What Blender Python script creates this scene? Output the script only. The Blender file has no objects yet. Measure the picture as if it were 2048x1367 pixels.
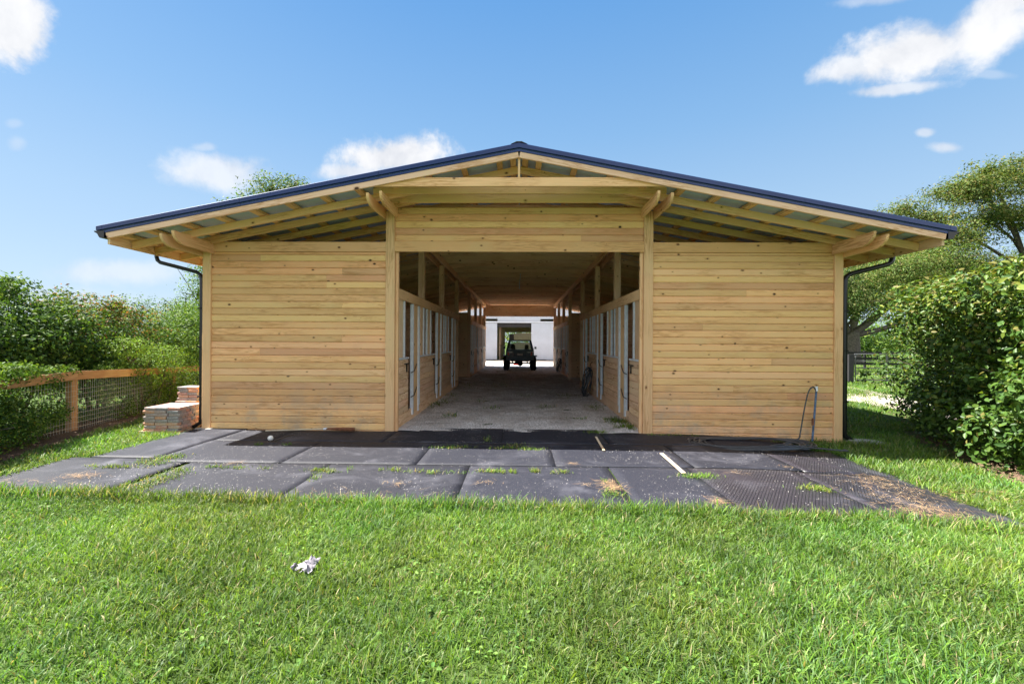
import bpy, math, random
import numpy as np
from mathutils import Matrix, Vector
R = math.radians
rng = np.random.default_rng(7)
random.seed(7)
SC = bpy.context.scene
COL = SC.collection

# ------------------------------------------------------------------ camera
CAM_H = 1.62
cd = bpy.data.cameras.new('camera'); cam = bpy.data.objects.new('camera', cd); COL.objects.link(cam)
cd.sensor_width = 36; cd.lens = 36*870/2048; cd.clip_end = 2000; cd.clip_start = 0.05
cam.matrix_world = (Matrix.Translation((0, 0, CAM_H)) @ Matrix.Rotation(R(1.05), 4, 'Z')
                    @ Matrix.Rotation(R(90), 4, 'X') @ Matrix.Rotation(R(0.33), 4, 'Z'))
SC.camera = cam
# ------------------------------------------------------------------ sun + sky + exposure
SUN = Vector((-0.56, 0.05, 0.83)).normalized()
sd = bpy.data.lights.new('sun', 'SUN'); sd.energy = 4.2; sd.angle = R(0.5); sd.color = (1, .95, .86)
so = bpy.data.objects.new('sun', sd); COL.objects.link(so)
so.rotation_euler = SUN.to_track_quat('Z', 'Y').to_euler()
SC.view_settings.view_transform = 'Standard'; SC.view_settings.look = 'None'
SC.view_settings.gamma = 1; SC.view_settings.exposure = 2.2
try: SC.view_settings.use_curve_mapping = False
except Exception: pass
SC.cycles.max_bounces = 12; SC.cycles.diffuse_bounces = 9; SC.cycles.transparent_max_bounces = 8
SC.cycles.use_denoising = True

w = bpy.data.worlds.new('World'); SC.world = w; w.use_nodes = True
NT = w.node_tree; NT.nodes.clear()
class G:                                   # tiny node-graph helper
    def __init__(s, nt): s.nt = nt
    def n(s, t, **k):
        x = s.nt.nodes.new(t)
        for a, b in k.items(): setattr(x, a, b)
        return x
    def set(s, sock, v):
        if hasattr(v, 'is_output') or isinstance(v, bpy.types.NodeSocket): s.nt.links.new(v, sock)
        elif v is not None: sock.default_value = v
    def m(s, op, a, b=None, c=None, clamp=False):
        x = s.n('ShaderNodeMath', operation=op, use_clamp=clamp)
        s.set(x.inputs[0], a)
        if b is not None: s.set(x.inputs[1], b)
        if c is not None: s.set(x.inputs[2], c)
        return x.outputs[0]
    def vm(s, op, a, b=None, out=0):
        x = s.n('ShaderNodeVectorMath', operation=op)
        s.set(x.inputs[0], a)
        if b is not None: s.set(x.inputs[1], b)
        return x.outputs['Value'] if op in ('DOT_PRODUCT', 'LENGTH', 'DISTANCE') else x.outputs[0]
    def mix(s, f, a, b, t='RGBA', bl='MIX'):
        x = s.n('ShaderNodeMix', data_type=t)
        if t == 'RGBA': x.blend_type = bl; i, o = (6, 7), 2
        else: i, o = (2, 3), 0
        s.set(x.inputs[0], f); s.set(x.inputs[i[0]], a); s.set(x.inputs[i[1]], b)
        return x.outputs[o]
    def ramp(s, f, stops, interp='LINEAR'):
        x = s.n('ShaderNodeValToRGB'); x.color_ramp.interpolation = interp
        e = x.color_ramp.elements
        while len(e) > 1: e.remove(e[-1])
        e[0].position = stops[0][0]; e[0].color = stops[0][1]
        for p, c in stops[1:]:
            q = e.new(p); q.color = c
        s.set(x.inputs[0], f); return x.outputs[0]
    def noise(s, vec, scale, detail=3, rough=.5, dist=0):
        x = s.n('ShaderNodeTexNoise'); s.set(x.inputs['Vector'], vec)
        x.inputs['Scale'].default_value = scale; x.inputs['Detail'].default_value = detail
        x.inputs['Roughness'].default_value = rough; x.inputs['Distortion'].default_value = dist
        return x.outputs[0]
    def sm(s, v, a, b):
        x = s.n('ShaderNodeMapRange', interpolation_type='SMOOTHSTEP'); s.set(x.inputs[0], v)
        x.inputs[1].default_value = a; x.inputs[2].default_value = b; return x.outputs[0]
def c4(*c): return (c[0], c[1], c[2], 1)
g = G(NT)
sky = g.n('ShaderNodeTexSky', sky_type='NISHITA', sun_disc=False)
sky.sun_elevation = math.asin(SUN.z); sky.sun_rotation = math.atan2(SUN.x, SUN.y)
sky.air_density = 1.1; sky.dust_density = 0.6; sky.ozone_density = 2.2; sky.altitude = 0
geo = g.n('ShaderNodeTexCoord'); dirv = g.vm('NORMALIZE', geo.outputs['Generated'])
skyn = g.mix(1.0, sky.outputs[0], c4(1.0, 1.02, 1.10), bl='MULTIPLY')
spz = g.n('ShaderNodeSeparateXYZ'); g.set(spz.inputs[0], dirv)
KS = 1.95                                   # the even blue of the photograph's sky, paler and brighter towards the horizon
skyr = g.ramp(g.m('MAXIMUM', spz.outputs[2], 0.0), [(0, c4(.66, .80, .93)), (.09, c4(.54, .72, .92)), (.25, c4(.43, .65, .89)), (.42, c4(.27, .53, .87)), (.62, c4(.14, .40, .82)), (1, c4(.08, .28, .68))])
skyr = g.vm('MULTIPLY', skyr, (KS, KS, KS))
skyc = g.mix(.93, skyn, skyr)
n1 = g.noise(dirv, 9.0, 9, .58, .25); n2 = g.noise(dirv, 30.0, 6, .65)
wob = g.m('ADD', g.m('MULTIPLY', g.m('SUBTRACT', n1, .5), 1.9), g.m('MULTIPLY', g.m('SUBTRACT', n2, .5), .8))
def cdir(px, py):                          # a bearing in the sky
    v = Vector(((px-1040)/870, 1, (683-py)/870)); return v.normalized()
CL = [(1800, 112, 205, 72, -14, 1.0, .8), (1950, 62, 190, 66, -24, 1.0, .9), (1700, 135, 130, 36, -14, .9, .8), (1990, 15, 150, 55, -30, 1.0, .9), (1770, 182, 125, 17, -6, .75, .8),
      (0, 40, 110, 92, 30, 1.0, .6), (435, 342, 135, 48, 0, .75, .9), (400, 292, 36, 13, 0, .35, .9),
      (785, 312, 140, 50, -6, 1.0, .7), (700, 342, 90, 26, 0, .85, .8), (1834, 267, 26, 12, 0, .55, .8),
      (1873, 296, 42, 15, 5, .6, .8), (1740, 5, 120, 16, -5, .4, 1), (215, 545, 170, 32, 0, .5, 1.1),
      (60, 600, 200, 34, 0, .4, 1.2), (1950, 152, 60, 10, 5, .25, 1), (10, 285, 25, 20, 0, .25, 1), (5, 243, 22, 12, 0, .2, 1)]
tot = None
def add_cloud(c, ra, rb, rot, op, soft):
    global tot
    inv = np.linalg.inv(np.array([tuple(ra), tuple(rb), tuple(c)]).T)
    x = g.vm('DOT_PRODUCT', dirv, tuple(inv[0])); y = g.vm('DOT_PRODUCT', dirv, tuple(inv[1]))
    rr = g.m('SQRT', g.m('ADD', g.m('MULTIPLY', x, x), g.m('MULTIPLY', y, y)))
    f = g.m('SUBTRACT', g.m('ADD', 1.0, g.m('MULTIPLY', wob, .95)), rr)
    k = g.m('MULTIPLY', g.sm(f, -.05*soft, .85*soft), op)
    k = g.m('MULTIPLY', k, g.m('GREATER_THAN', g.vm('DOT_PRODUCT', dirv, tuple(c)), .3))
    tot = k if tot is None else g.m('MAXIMUM', tot, k)
for (px, py, ra, rb, rot, op, soft) in CL:
    a = R(rot); c = cdir(px, py)
    add_cloud(c, cdir(px+ra*math.cos(a), py+ra*math.sin(a))-c, cdir(px-rb*math.sin(a), py+rb*math.cos(a))-c, rot, op, soft)
# broken cumulus added behind the camera, made brighter to light the front wall
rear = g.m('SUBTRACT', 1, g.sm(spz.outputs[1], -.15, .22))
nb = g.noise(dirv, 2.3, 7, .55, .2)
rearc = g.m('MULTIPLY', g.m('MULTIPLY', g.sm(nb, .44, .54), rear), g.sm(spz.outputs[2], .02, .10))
shade = g.mix(g.sm(n1, .25, .65), c4(1.55, 1.62, 1.78), c4(2.2, 2.22, 2.27))
skyc = g.mix(tot, skyc, shade)
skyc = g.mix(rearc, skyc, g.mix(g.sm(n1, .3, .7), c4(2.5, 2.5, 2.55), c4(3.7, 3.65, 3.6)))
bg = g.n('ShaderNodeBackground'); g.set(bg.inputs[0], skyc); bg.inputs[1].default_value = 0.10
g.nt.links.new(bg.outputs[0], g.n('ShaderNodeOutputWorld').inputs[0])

# ------------------------------------------------------------------ materials
MATS = {}
def newmat(name):
    m = bpy.data.materials.new(name); m.use_nodes = True
    nt = m.node_tree; nt.nodes.clear(); q = G(nt)
    p = q.n('ShaderNodeBsdfPrincipled'); o = q.n('ShaderNodeOutputMaterial')
    nt.links.new(p.outputs[0], o.inputs[0]); MATS[name] = m
    return m, q, p, o
def bump(q, p, h, strength=.3, dist=.01):
    b = q.n('ShaderNodeBump'); b.inputs['Strength'].default_value = strength; b.inputs['Distance'].default_value = dist
    q.set(b.inputs['Height'], h); q.nt.links.new(b.outputs[0], p.inputs['Normal'])
def simple(name, col, rough=.6, metal=0, var=.12, scale=8, bmp=0, spec=.5, coat=0):
    m, q, p, o = newmat(name)
    tc = q.n('ShaderNodeTexCoord'); n = q.noise(tc.outputs['Object'], scale, 4, .6)
    d = tuple(max(0, x*(1-var*1.4)) for x in col); l = tuple(min(1, x*(1+var)) for x in col)
    q.set(p.inputs['Base Color'], q.ramp(n, [(.3, c4(*d)), (.7, c4(*l))]))
    p.inputs['Roughness'].default_value = rough; p.inputs['Metallic'].default_value = metal
    p.inputs['Specular IOR Level'].default_value = spec; p.inputs['Coat Weight'].default_value = coat
    if bmp: bump(q, p, q.noise(tc.outputs['Object'], scale*6, 4), bmp, .004)
    return m
def wood(name, cols, knots=True, knot_scale=3.3, sat=1.0, stain=0.0, dark=1.0):
    m, q, p, o = newmat(name)
    tc = q.n('ShaderNodeTexCoord'); oi = q.n('ShaderNodeObjectInfo'); rnd = oi.outputs['Random']
    off = q.n('ShaderNodeCombineXYZ'); q.set(off.inputs[0], q.m('MULTIPLY', rnd, 93.0)); q.set(off.inputs[1], q.m('MULTIPLY', rnd, 37.0)); q.set(off.inputs[2], q.m('MULTIPLY', rnd, 61.0))
    v = q.vm('ADD', tc.outputs['Object'], off.outputs[0])
    kd = None
    if knots:
        sp = q.n('ShaderNodeSeparateXYZ'); q.set(sp.inputs[0], v)
        cb = q.n('ShaderNodeCombineXYZ'); q.set(cb.inputs[0], q.m('MULTIPLY', sp.outputs[0], .62)); q.set(cb.inputs[1], q.m('ADD', sp.outputs[1], sp.outputs[2]))
        wv = q.vm('ADD', cb.outputs[0], q.vm('MULTIPLY', q.n('ShaderNodeTexNoise').outputs[1], (0, 0, 0)))
        vo = q.n('ShaderNodeTexVoronoi', voronoi_dimensions='2D'); q.set(vo.inputs['Vector'], wv); vo.inputs['Scale'].default_value = knot_scale
        kd = vo.outputs['Distance']; sep = q.n('ShaderNodeSeparateColor'); q.set(sep.inputs[0], vo.outputs['Color'])
        nz = q.noise(v, 55, 2)
        kd = q.m('ADD', kd, q.m('MULTIPLY', q.m('SUBTRACT', nz, .5), .016))
        kr = q.m('MULTIPLY', q.m('POWER', sep.outputs[0], 1.8), .052)           # knot radius, many cells have next to none
        kn = q.m('SUBTRACT', 1, q.sm(q.m('SUBTRACT', kd, kr), -.004, .006))
        halo = q.m('MULTIPLY', q.m('SUBTRACT', 1, q.sm(q.m('SUBTRACT', kd, kr), 0, .05)), q.m('GREATER_THAN', sep.outputs[0], .45))
    warp = q.noise(v, 1.3, 2)
    mp = q.n('ShaderNodeMapping'); q.set(mp.inputs[0], v); mp.inputs['Scale'].default_value = (1.1, 20, 20)
    gv = mp.outputs[0]
    if knots:
        cz = q.n('ShaderNodeCombineXYZ'); bend = q.m('DIVIDE', .02, q.m('ADD', kd, .03)); q.set(cz.inputs[1], q.m('MULTIPLY', bend, 1.0)); gv = q.vm('ADD', gv, cz.outputs[0])
    gr = q.noise(gv, 1.0, 5, .55, 1.2)
    fine = q.n('ShaderNodeMapping'); q.set(fine.inputs[0], v); fine.inputs['Scale'].default_value = (4, 160, 160)
    fn = q.noise(fine.outputs[0], 1.0, 3, .6)
    n = len(cols)
    base = q.ramp(rnd, [(i/(n-1), c4(*c)) for i, c in enumerate(cols)], 'B_SPLINE' if 0 else 'LINEAR')
    t = q.m('FRACT', q.m('MULTIPLY', gr, 5.0)); t = q.m('ABSOLUTE', q.m('SUBTRACT', t, .5))
    ring = q.sm(t, 0.0, .34)
    c1 = q.mix(q.m('MULTIPLY', q.m('MULTIPLY', q.m('SUBTRACT', 1, ring), q.sm(q.noise(v, .9, 2), .35, .65)), .75), base, c4(.50, .22, .065))
    c1 = q.mix(q.m('MULTIPLY', q.sm(fn, .35, .75), .25), c1, c4(.78, .62, .36))
    bl = q.noise(v, 1.1, 3, .6)
    c1 = q.mix(q.m('MULTIPLY', q.sm(bl, .50, .75), .25), c1, c4(.72, .60, .30))
    c1 = q.mix(q.m('MULTIPLY', q.sm(q.noise(v, 1.7, 3, .6), .60, .8), .28), c1, c4(.66, .34, .22))
    br = q.m('ADD', .84, q.m('MULTIPLY', q.m('FRACT', q.m('MULTIPLY', rnd, 7.31)), .28))
    c1 = q.vm('MULTIPLY', c1, None) if 0 else c1
    hs = q.n('ShaderNodeHueSaturation'); q.set(hs.inputs['Color'], c1); hs.inputs['Saturation'].default_value = sat; q.set(hs.inputs['Value'], q.m('MULTIPLY', br, dark)); c1 = hs.outputs[0]
    if stain:
        wp = q.n('ShaderNodeNewGeometry'); zs = q.n('ShaderNodeSeparateXYZ'); q.set(zs.inputs[0], wp.outputs['Position'])
        low = q.m('SUBTRACT', 1, q.sm(zs.outputs[2], .1, 1.1))
        sn = q.noise(wp.outputs['Position'], 2.6, 5, .65)
        c1 = q.mix(q.m('MULTIPLY', q.m('MULTIPLY', low, q.sm(sn, .42, .7)), stain), c1, c4(.36, .33, .27))
    if knots:
        c1 = q.mix(q.m('MULTIPLY', halo, .5), c1, c4(.33, .16, .06))
        c1 = q.mix(kn, c1, q.mix(sep.outputs[1], c4(.03, .015, .010), c4(.20, .09, .04)))
    q.set(p.inputs['Base Color'], c1); p.inputs['Roughness'].default_value = .68; p.inputs['Specular IOR Level'].default_value = .25
    h = q.m('ADD', q.m('MULTIPLY', ring, .5), q.m('MULTIPLY', fn, .7))
    if knots: h = q.m('SUBTRACT', h, q.m('MULTIPLY', kn, 1.5))
    bump(q, p, h, .35, .003)
    return m
PINE = [(.87, .49, .21), (.91, .55, .245), (.87, .55, .23), (.91, .52, .235), (.82, .54, .22), (.89, .45, .215), (.92, .58, .29), (.77, .38, .20), (.91, .54, .24)]
wood('pine_siding', PINE, stain=.55)
wood('pine_timber', [(.91, .57, .30), (.90, .55, .27), (.91, .59, .32), (.90, .53, .27)], knot_scale=2.2)
wood('pine_fascia', [(.92, .60, .44), (.91, .57, .40)], knot_scale=2.0)
wood('pine_inside', [(.90, .62, .42), (.90, .66, .45), (.88, .63, .39), (.84, .54, .37)], knot_scale=3.0)
wood('fence_wood', [(.31, .165, .08), (.26, .15, .085)], knots=False)
wood('grey_wood', [(.34, .25, .18), (.28, .22, .17)], knots=False)
wood('lath_wood', [(.62, .55, .42), (.58, .50, .38)], knots=False)
simple('navy_metal', (.018, .040, .150), .32, .2, .08, 3, spec=.6)
simple('black_metal', (.010, .011, .013), .28, .1, .1, 5, spec=.6)
simple('black_iron', (.012, .012, .012), .5, .3)
simple('roof_under', (.50, .66, .92), .6, 0, .08, 2)
simple('galvanised', (.80, .86, .92), .40, .15, .1, 10)
simple('white_paint', (.62, .66, .74), .5, 0, .05, 3)
simple('white_siding', (.50, .54, .63), .55, 0, .06, 1.5)
simple('tyre_rubber', (.016, .016, .017), .85, 0, .2, 20, .3)
simple('tail_panel', (.15, .165, .20), .4, 0)
simple('car_black', (.026, .042, .080), .28, 0, .1, 3, spec=.38)
simple('car_interior', (.012, .013, .018), .8)
simple('lens_red', (.40, .02, .02), .25)
simple('lens_white', (.6, .6, .58), .2)
simple('plate_white', (.55, .56, .56), .4)
simple('beige_canvas', (.56, .41, .34), .8, 0, .1, 3)
simple('bark', (.075, .058, .046), .9, 0, .35, 7, .6)
simple('bark_grey', (.13, .11, .095), .9, 0, .35, 9, .6)
simple('black_rubber_hose', (.065, .068, .075), .30, 0, .2, 12)
simple('blue_pipe', (.10, .17, .30), .5, .2, .5, 14, .3)
simple('paper', (.27, .25, .29), .8, 0, .2, 20, .3)
simple('ball_white', (.78, .77, .74), .6, 0, .08, 30)
simple('rust', (.22, .085, .04), .85, 0, .4, 20, .4)
simple('dark_fence', (.020, .019, .022), .7, 0, .2, 6)
simple('concrete_block', (.40, .39, .37), .9, 0, .2, 12, .4)
simple('tube_grey', (.12, .12, .13), .4, .3)
simple('wire', (.50, .48, .42), .5, .5)
m, q, p, o = newmat('glass')
p.inputs['Base Color'].default_value = c4(.75, .85, .85); p.inputs['Roughness'].default_value = .03; p.inputs['Transmission Weight'].default_value = .92; p.inputs['IOR'].default_value = 1.05
# paver brick
m, q, p, o = newmat('paver')
oi = q.n('ShaderNodeObjectInfo'); tc = q.n('ShaderNodeTexCoord')
b = q.ramp(oi.outputs['Random'], [(0, c4(.50, .22, .16)), (.25, c4(.38, .27, .24)), (.5, c4(.24, .235, .24)), (.75, c4(.50, .32, .24)), (1, c4(.55, .27, .15))])
b = q.mix(q.m('MULTIPLY', q.sm(q.noise(tc.outputs['Object'], 22, 4), .4, .7), .45), b, c4(.52, .50, .48))
q.set(p.inputs['Base Color'], b); p.inputs['Roughness'].default_value = .9; bump(q, p, q.noise(tc.outputs['Object'], 90, 3), .5, .003)
# rubber mats (smooth crumb side / ribbed side)
def rubber(name, base, dust, rib):
    m, q, p, o = newmat(name)
    gp = q.n('ShaderNodeNewGeometry').outputs['Position']
    oi = q.n('ShaderNodeObjectInfo').outputs['Random']
    n = q.noise(gp, 1.2, 6, .62, .6); n2 = q.noise(gp, 160, 2, .7); n3 = q.noise(gp, 4.5, 5, .6)
    c = q.mix(q.m('ADD', .25, q.m('MULTIPLY', oi, .35)), c4(*base), c4(base[0]*2.2, base[1]*2.2, base[2]*2.2))
    c = q.mix(q.m('MULTIPLY', q.sm(n, .50, .76), dust), c, c4(.19, .19, .23))
    c = q.mix(q.m('MULTIPLY', q.sm(n3, .55, .8), dust*.5), c, c4(.15, .14, .16))
    c = q.mix(q.m('MULTIPLY', q.sm(n2, .64, .70), .55), c, c4(.30, .29, .30))
    q.set(p.inputs['Base Color'], c); p.inputs['Roughness'].default_value = .62 if not rib else .42
    p.inputs['Specular IOR Level'].default_value = .35 if not rib else .6
    if rib:
        mp = q.n('ShaderNodeMapping'); q.set(mp.inputs[0], gp); mp.inputs['Rotation'].default_value = (0, 0, .6)
        ck = q.n('ShaderNodeTexVoronoi', feature='F1', distance='CHEBYCHEV'); q.set(ck.inputs['Vector'], mp.outputs[0]); ck.inputs['Scale'].default_value = 34; ck.inputs['Randomness'].default_value = 0
        bump(q, p, q.m('ADD', q.sm(ck.outputs[0], .25, .5), q.m('MULTIPLY', n3, .5)), 1.0, .012)
    else: bump(q, p, q.m('ADD', n2, q.m('MULTIPLY', n3, 2)), .45, .006)
    return m
rubber('rubber', (.010, .011, .018), .34, False)
rubber('rubber_ribbed', (.012, .011, .018), .30, True)
# ground soil / grass base, gravel, drive, mulch
def ground(name, cols, scales=(1.5, 60), bs=.6, bd=.02):
    m, q, p, o = newmat(name)
    gp = q.n('ShaderNodeNewGeometry').outputs['Position']
    a = q.noise(gp, scales[0], 6, .6); f = q.noise(gp, scales[1], 4, .7)
    t = q.m('ADD', q.m('MULTIPLY', a, .55), q.m('MULTIPLY', f, .45))
    k = len(cols)
    q.set(p.inputs['Base Color'], q.ramp(t, [(.34+.32*i/(k-1), c4(*c)) for i, c in enumerate(cols)]))
    p.inputs['Roughness'].default_value = .95; p.inputs['Specular IOR Level'].default_value = .15
    bump(q, p, f, bs, bd); return m
ground('soil_grass', [(.035, .055, .014), (.052, .088, .018), (.075, .115, .026)], (.6, 25))
ground('gravel', [(.16, .12, .09), (.60, .54, .50), (.84, .81, .80), (.92, .91, .91)], (1.6, 32), 1.0, .05)
ground('drive', [(.25, .20, .165), (.36, .31, .28), (.44, .39, .36)], (.7, 20))
ground('mulch_soil', [(.05, .035, .022), (.11, .075, .05), (.17, .125, .09)], (2, 40), 1, .03)
simple('pebble', (.55, .52, .50), .9, 0, .3, 30)
simple('bark_chip', (.13, .08, .05), .9, 0, .4, 9)
# leaves and blades: colour from a per-leaf attribute
def leafmat(name, rough=.45, trans=.35, spec=.4, gain=1.0, tr=(1.5, 1.5, .6)):
    m, q, p, o = newmat(name)
    at = q.n('ShaderNodeAttribute', attribute_name='tint')
    q.set(p.inputs['Base Color'], at.outputs['Color'])
    p.inputs['Roughness'].default_value = rough; p.inputs['Specular IOR Level'].default_value = spec
    t = q.n('ShaderNodeBsdfTranslucent'); q.set(t.inputs[0], q.mix(1.0, at.outputs['Color'], c4(*tr), bl='MULTIPLY'))
    mx = q.n('ShaderNodeMixShader'); mx.inputs[0].default_value = trans
    q.nt.links.new(p.outputs[0], mx.inputs[1]); q.nt.links.new(t.outputs[0], mx.inputs[2]); q.nt.links.new(mx.outputs[0], o.inputs[0])
    return m
leafmat('blade', .5, .38, .3)
leafmat('leaf', .55, .28, .14)
leafmat('leaf_glossy', .45, .25, .28)
leafmat('straw', .8, .15, .2, tr=(1, 1, 1))
# ------------------------------------------------------------------ object helpers
WM = {}
def place(o, M, parent=None):
    COL.objects.link(o)
    WM[o.name] = M.copy()
    if parent is not None:
        o.parent = parent; o.matrix_parent_inverse = Matrix.Identity(4)
        o.matrix_basis = WM[parent.name].inverted() @ M
    else: o.matrix_basis = M
    return o
def tag(o, label=None, cat=None, group=None, kind=None):
    for k, v in (('label', label), ('category', cat), ('group', group), ('kind', kind)):
        if v: o[k] = v
    return o
def empty(name, loc, label=None, cat=None, group=None, rz=0):
    o = bpy.data.objects.new(name, None); o.empty_display_size = .2
    place(o, Matrix.Translation(loc) @ Matrix.Rotation(rz, 4, 'Z')); return tag(o, label, cat, group)
def mesh_np(name, V, F, mats, tint=None, smooth=False, midx=None):
    """V (n,3); F list of arrays, each (k, nverts)"""
    me = bpy.data.meshes.new(name)
    V = np.asarray(V, dtype=np.float32); me.vertices.add(len(V)); me.vertices.foreach_set('co', V.ravel())
    Fs = [np.asarray(f, dtype=np.int32) for f in (F if isinstance(F, list) else [F]) if len(f)]
    lens = np.concatenate([np.full(len(f), f.shape[1], dtype=np.int32) for f in Fs]); idx = np.concatenate([f.ravel() for f in Fs])
    me.loops.add(len(idx)); me.loops.foreach_set('vertex_index', idx)
    me.polygons.add(len(lens)); st = np.zeros(len(lens), dtype=np.int32); st[1:] = np.cumsum(lens)[:-1]
    me.polygons.foreach_set('loop_start', st); me.polygons.foreach_set('loop_total', lens)
    if smooth: me.polygons.foreach_set('use_smooth', np.ones(len(lens), dtype=bool))
    if midx is not None: me.polygons.foreach_set('material_index', np.asarray(midx, dtype=np.int32))
    if tint is not None:
        a = me.attributes.new('tint', 'FLOAT_COLOR', 'POINT'); c = np.ones((len(V), 4), dtype=np.float32); c[:, :3] = tint; a.data.foreach_set('color', c.ravel())
    me.update(calc_edges=True); me.validate()
    for m in (mats if isinstance(mats, (list, tuple)) else [mats]): me.materials.append(MATS[m])
    return me
class MB:                                   # collects simple solids into one mesh
    def __init__(s): s.v = []; s.f = []; s.mi = []; s.cur = 0
    def add(s, vs, fs):
        b = len(s.v); s.v += [tuple(v) for v in vs]; s.f += [tuple(i+b for i in f) for f in fs]; s.mi += [s.cur]*len(fs); return s
    def box(s, x0, x1, y0, y1, z0, z1, M=None):
        vs = [Vector((x, y, z)) for x in (x0, x1) for y in (y0, y1) for z in (z0, z1)]
        if M: vs = [M @ v for v in vs]
        return s.add(vs, [(0, 1, 3, 2), (4, 6, 7, 5), (0, 4, 5, 1), (2, 3, 7, 6), (0, 2, 6, 4), (1, 5, 7, 3)])
    def tube(s, pts, r, seg=8, cap=True, r2=None):
        pts = [Vector(p) for p in pts]; n = len(pts); rings = []; prev = None
        for i, p in enumerate(pts):
            t = (pts[min(i+1, n-1)]-pts[max(i-1, 0)]).normalized()
            a = prev if prev is not None else (Vector((0, 0, 1)) if abs(t.z) < .9 else Vector((1, 0, 0)))
            u = (a - t*a.dot(t)).normalized(); prev = u; v = t.cross(u)
            rr = r[i] if isinstance(r, (list, tuple)) else r
            rings.append([p+(u*math.cos(2*math.pi*k/seg)+v*math.sin(2*math.pi*k/seg))*rr for k in range(seg)])
        vs = [v for rg in rings for v in rg]; fs = []
        for i in range(n-1):
            for k in range(seg):
                k2 = (k+1) % seg; fs.append((i*seg+k, i*seg+k2, (i+1)*seg+k2, (i+1)*seg+k))
        if cap: fs.append(tuple(range(seg))[::-1]); fs.append(tuple((n-1)*seg+k for k in range(seg)))
        return s.add(vs, fs)
    def prism(s, poly, axis, a, b):          # poly 2D extruded along axis
        def P(p, t):
            return {'x': (t, p[0], p[1]), 'y': (p[0], t, p[1]), 'z': (p[0], p[1], t)}[axis]
        n = len(poly); vs = [P(p, a) for p in poly]+[P(p, b) for p in poly]
        fs = [(i, (i+1) % n, n+(i+1) % n, n+i) for i in range(n)]+[tuple(range(n))[::-1], tuple(range(n, 2*n))]
        return s.add(vs, fs)
    def lathe(s, prof, c=(0, 0, 0), axis='z', seg=16):
        vs = []; n = len(prof)
        for k in range(seg):
            a = 2*math.pi*k/seg
            for r_, h in prof:
                x, y, z = r_*math.cos(a), r_*math.sin(a), h
                if axis == 'x': x, y, z = z, x, y
                if axis == 'y': x, y, z = x, z, y
                vs.append((x+c[0], y+c[1], z+c[2]))
        fs = [(k*n+i, ((k+1) % seg)*n+i, ((k+1) % seg)*n+i+1, k*n+i+1) for k in range(seg) for i in range(n-1)]
        return s.add(vs, fs)
    def mesh(s, name, mats, smooth=False):
        me = bpy.data.meshes.new(name); me.from_pydata([tuple(v) for v in s.v], [], s.f); me.update()
        for m in (mats if isinstance(mats, (list, tuple)) else [mats]): me.materials.append(MATS[m])
        if len(set(s.mi)) > 1: me.polygons.foreach_set('material_index', s.mi)
        import bmesh
        bm = bmesh.new(); bm.from_mesh(me); bmesh.ops.recalc_face_normals(bm, faces=bm.faces); bm.to_mesh(me); bm.free()
        if smooth:
            me.polygons.foreach_set('use_smooth', [True]*len(me.polygons))
            try: me.set_sharp_from_angle(angle=R(40))
            except Exception: pass
        return me
    def obj(s, name, mats, parent=None, M=None, smooth=False):
        return place(bpy.data.objects.new(name, s.mesh(name, mats, smooth)), M or Matrix.Identity(4), parent)
BC = {}
def chamfer_mesh(L, w_, t, b, mat):          # a plank: long axis X, width Z, thickness Y, eased long edges
    key = (round(L, 3), round(w_, 4), round(t, 4), b, mat)
    if key in BC: return BC[key]
    h, d = w_/2, t/2
    poly = [(-d+b, -h), (d-b, -h), (d, -h+b), (d, h-b), (d-b, h), (-d+b, h), (-d, h-b), (-d, -h+b)]
    m = MB(); m.prism(poly, 'x', -L/2, L/2); BC[key] = m.mesh('plank', mat); return BC[key]
def plank(name, parent, a, b, w_, t, mat, up=(0, 0, 1), ch=.004):
    """plank from a to b (centre line); w_ along up, t across"""
    a, b = Vector(a), Vector(b); x = (b-a); L = x.length; x.normalize()
    z = Vector(up); z = (z-x*z.dot(x)).normalized(); y = z.cross(x)
    M = Matrix((x, y, z)).transposed().to_4x4(); M.translation = (a+b)/2
    return place(bpy.data.objects.new(name, chamfer_mesh(L, w_, t, ch, mat)), M, parent)
def beam(name, parent, x0, x1, y0, y1, z0, z1, mat, ch=.005):
    """axis aligned timber; long axis found"""
    d = [x1-x0, y1-y0, z1-z0]; c = Vector(((x0+x1)/2, (y0+y1)/2, (z0+z1)/2)); k = d.index(max(d))
    if k == 0: return plank(name, parent, c-Vector((d[0]/2, 0, 0)), c+Vector((d[0]/2, 0, 0)), d[2], d[1], mat, (0, 0, 1), ch)
    if k == 1: return plank(name, parent, c-Vector((0, d[1]/2, 0)), c+Vector((0, d[1]/2, 0)), d[2], d[0], mat, (0, 0, 1), ch)
    return plank(name, parent, c-Vector((0, 0, d[2]/2)), c+Vector((0, 0, d[2]/2)), d[0], d[1], mat, (1, 0, 0), ch)
def sstep(a, b, x):
    t = np.clip((x-a)/(b-a), 0, 1); return t*t*(3-2*t)
def GZ(x, y):                                # ground height
    x = np.asarray(x, dtype=float); y = np.asarray(y, dtype=float)
    z = -.11*sstep(2.6, 5.8, x)*sstep(30, 12, y) + .02*sstep(-4, -6, x)
    z = z + .02*np.sin(x*1.3+y*.7)*sstep(6.3, 9, np.abs(x)) + .015*np.sin(x*2.1+1)*np.cos(y*1.7)*sstep(4.4, 3.6, y)
    return z
def gz(x, y): return float(GZ(x, y))
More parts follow.
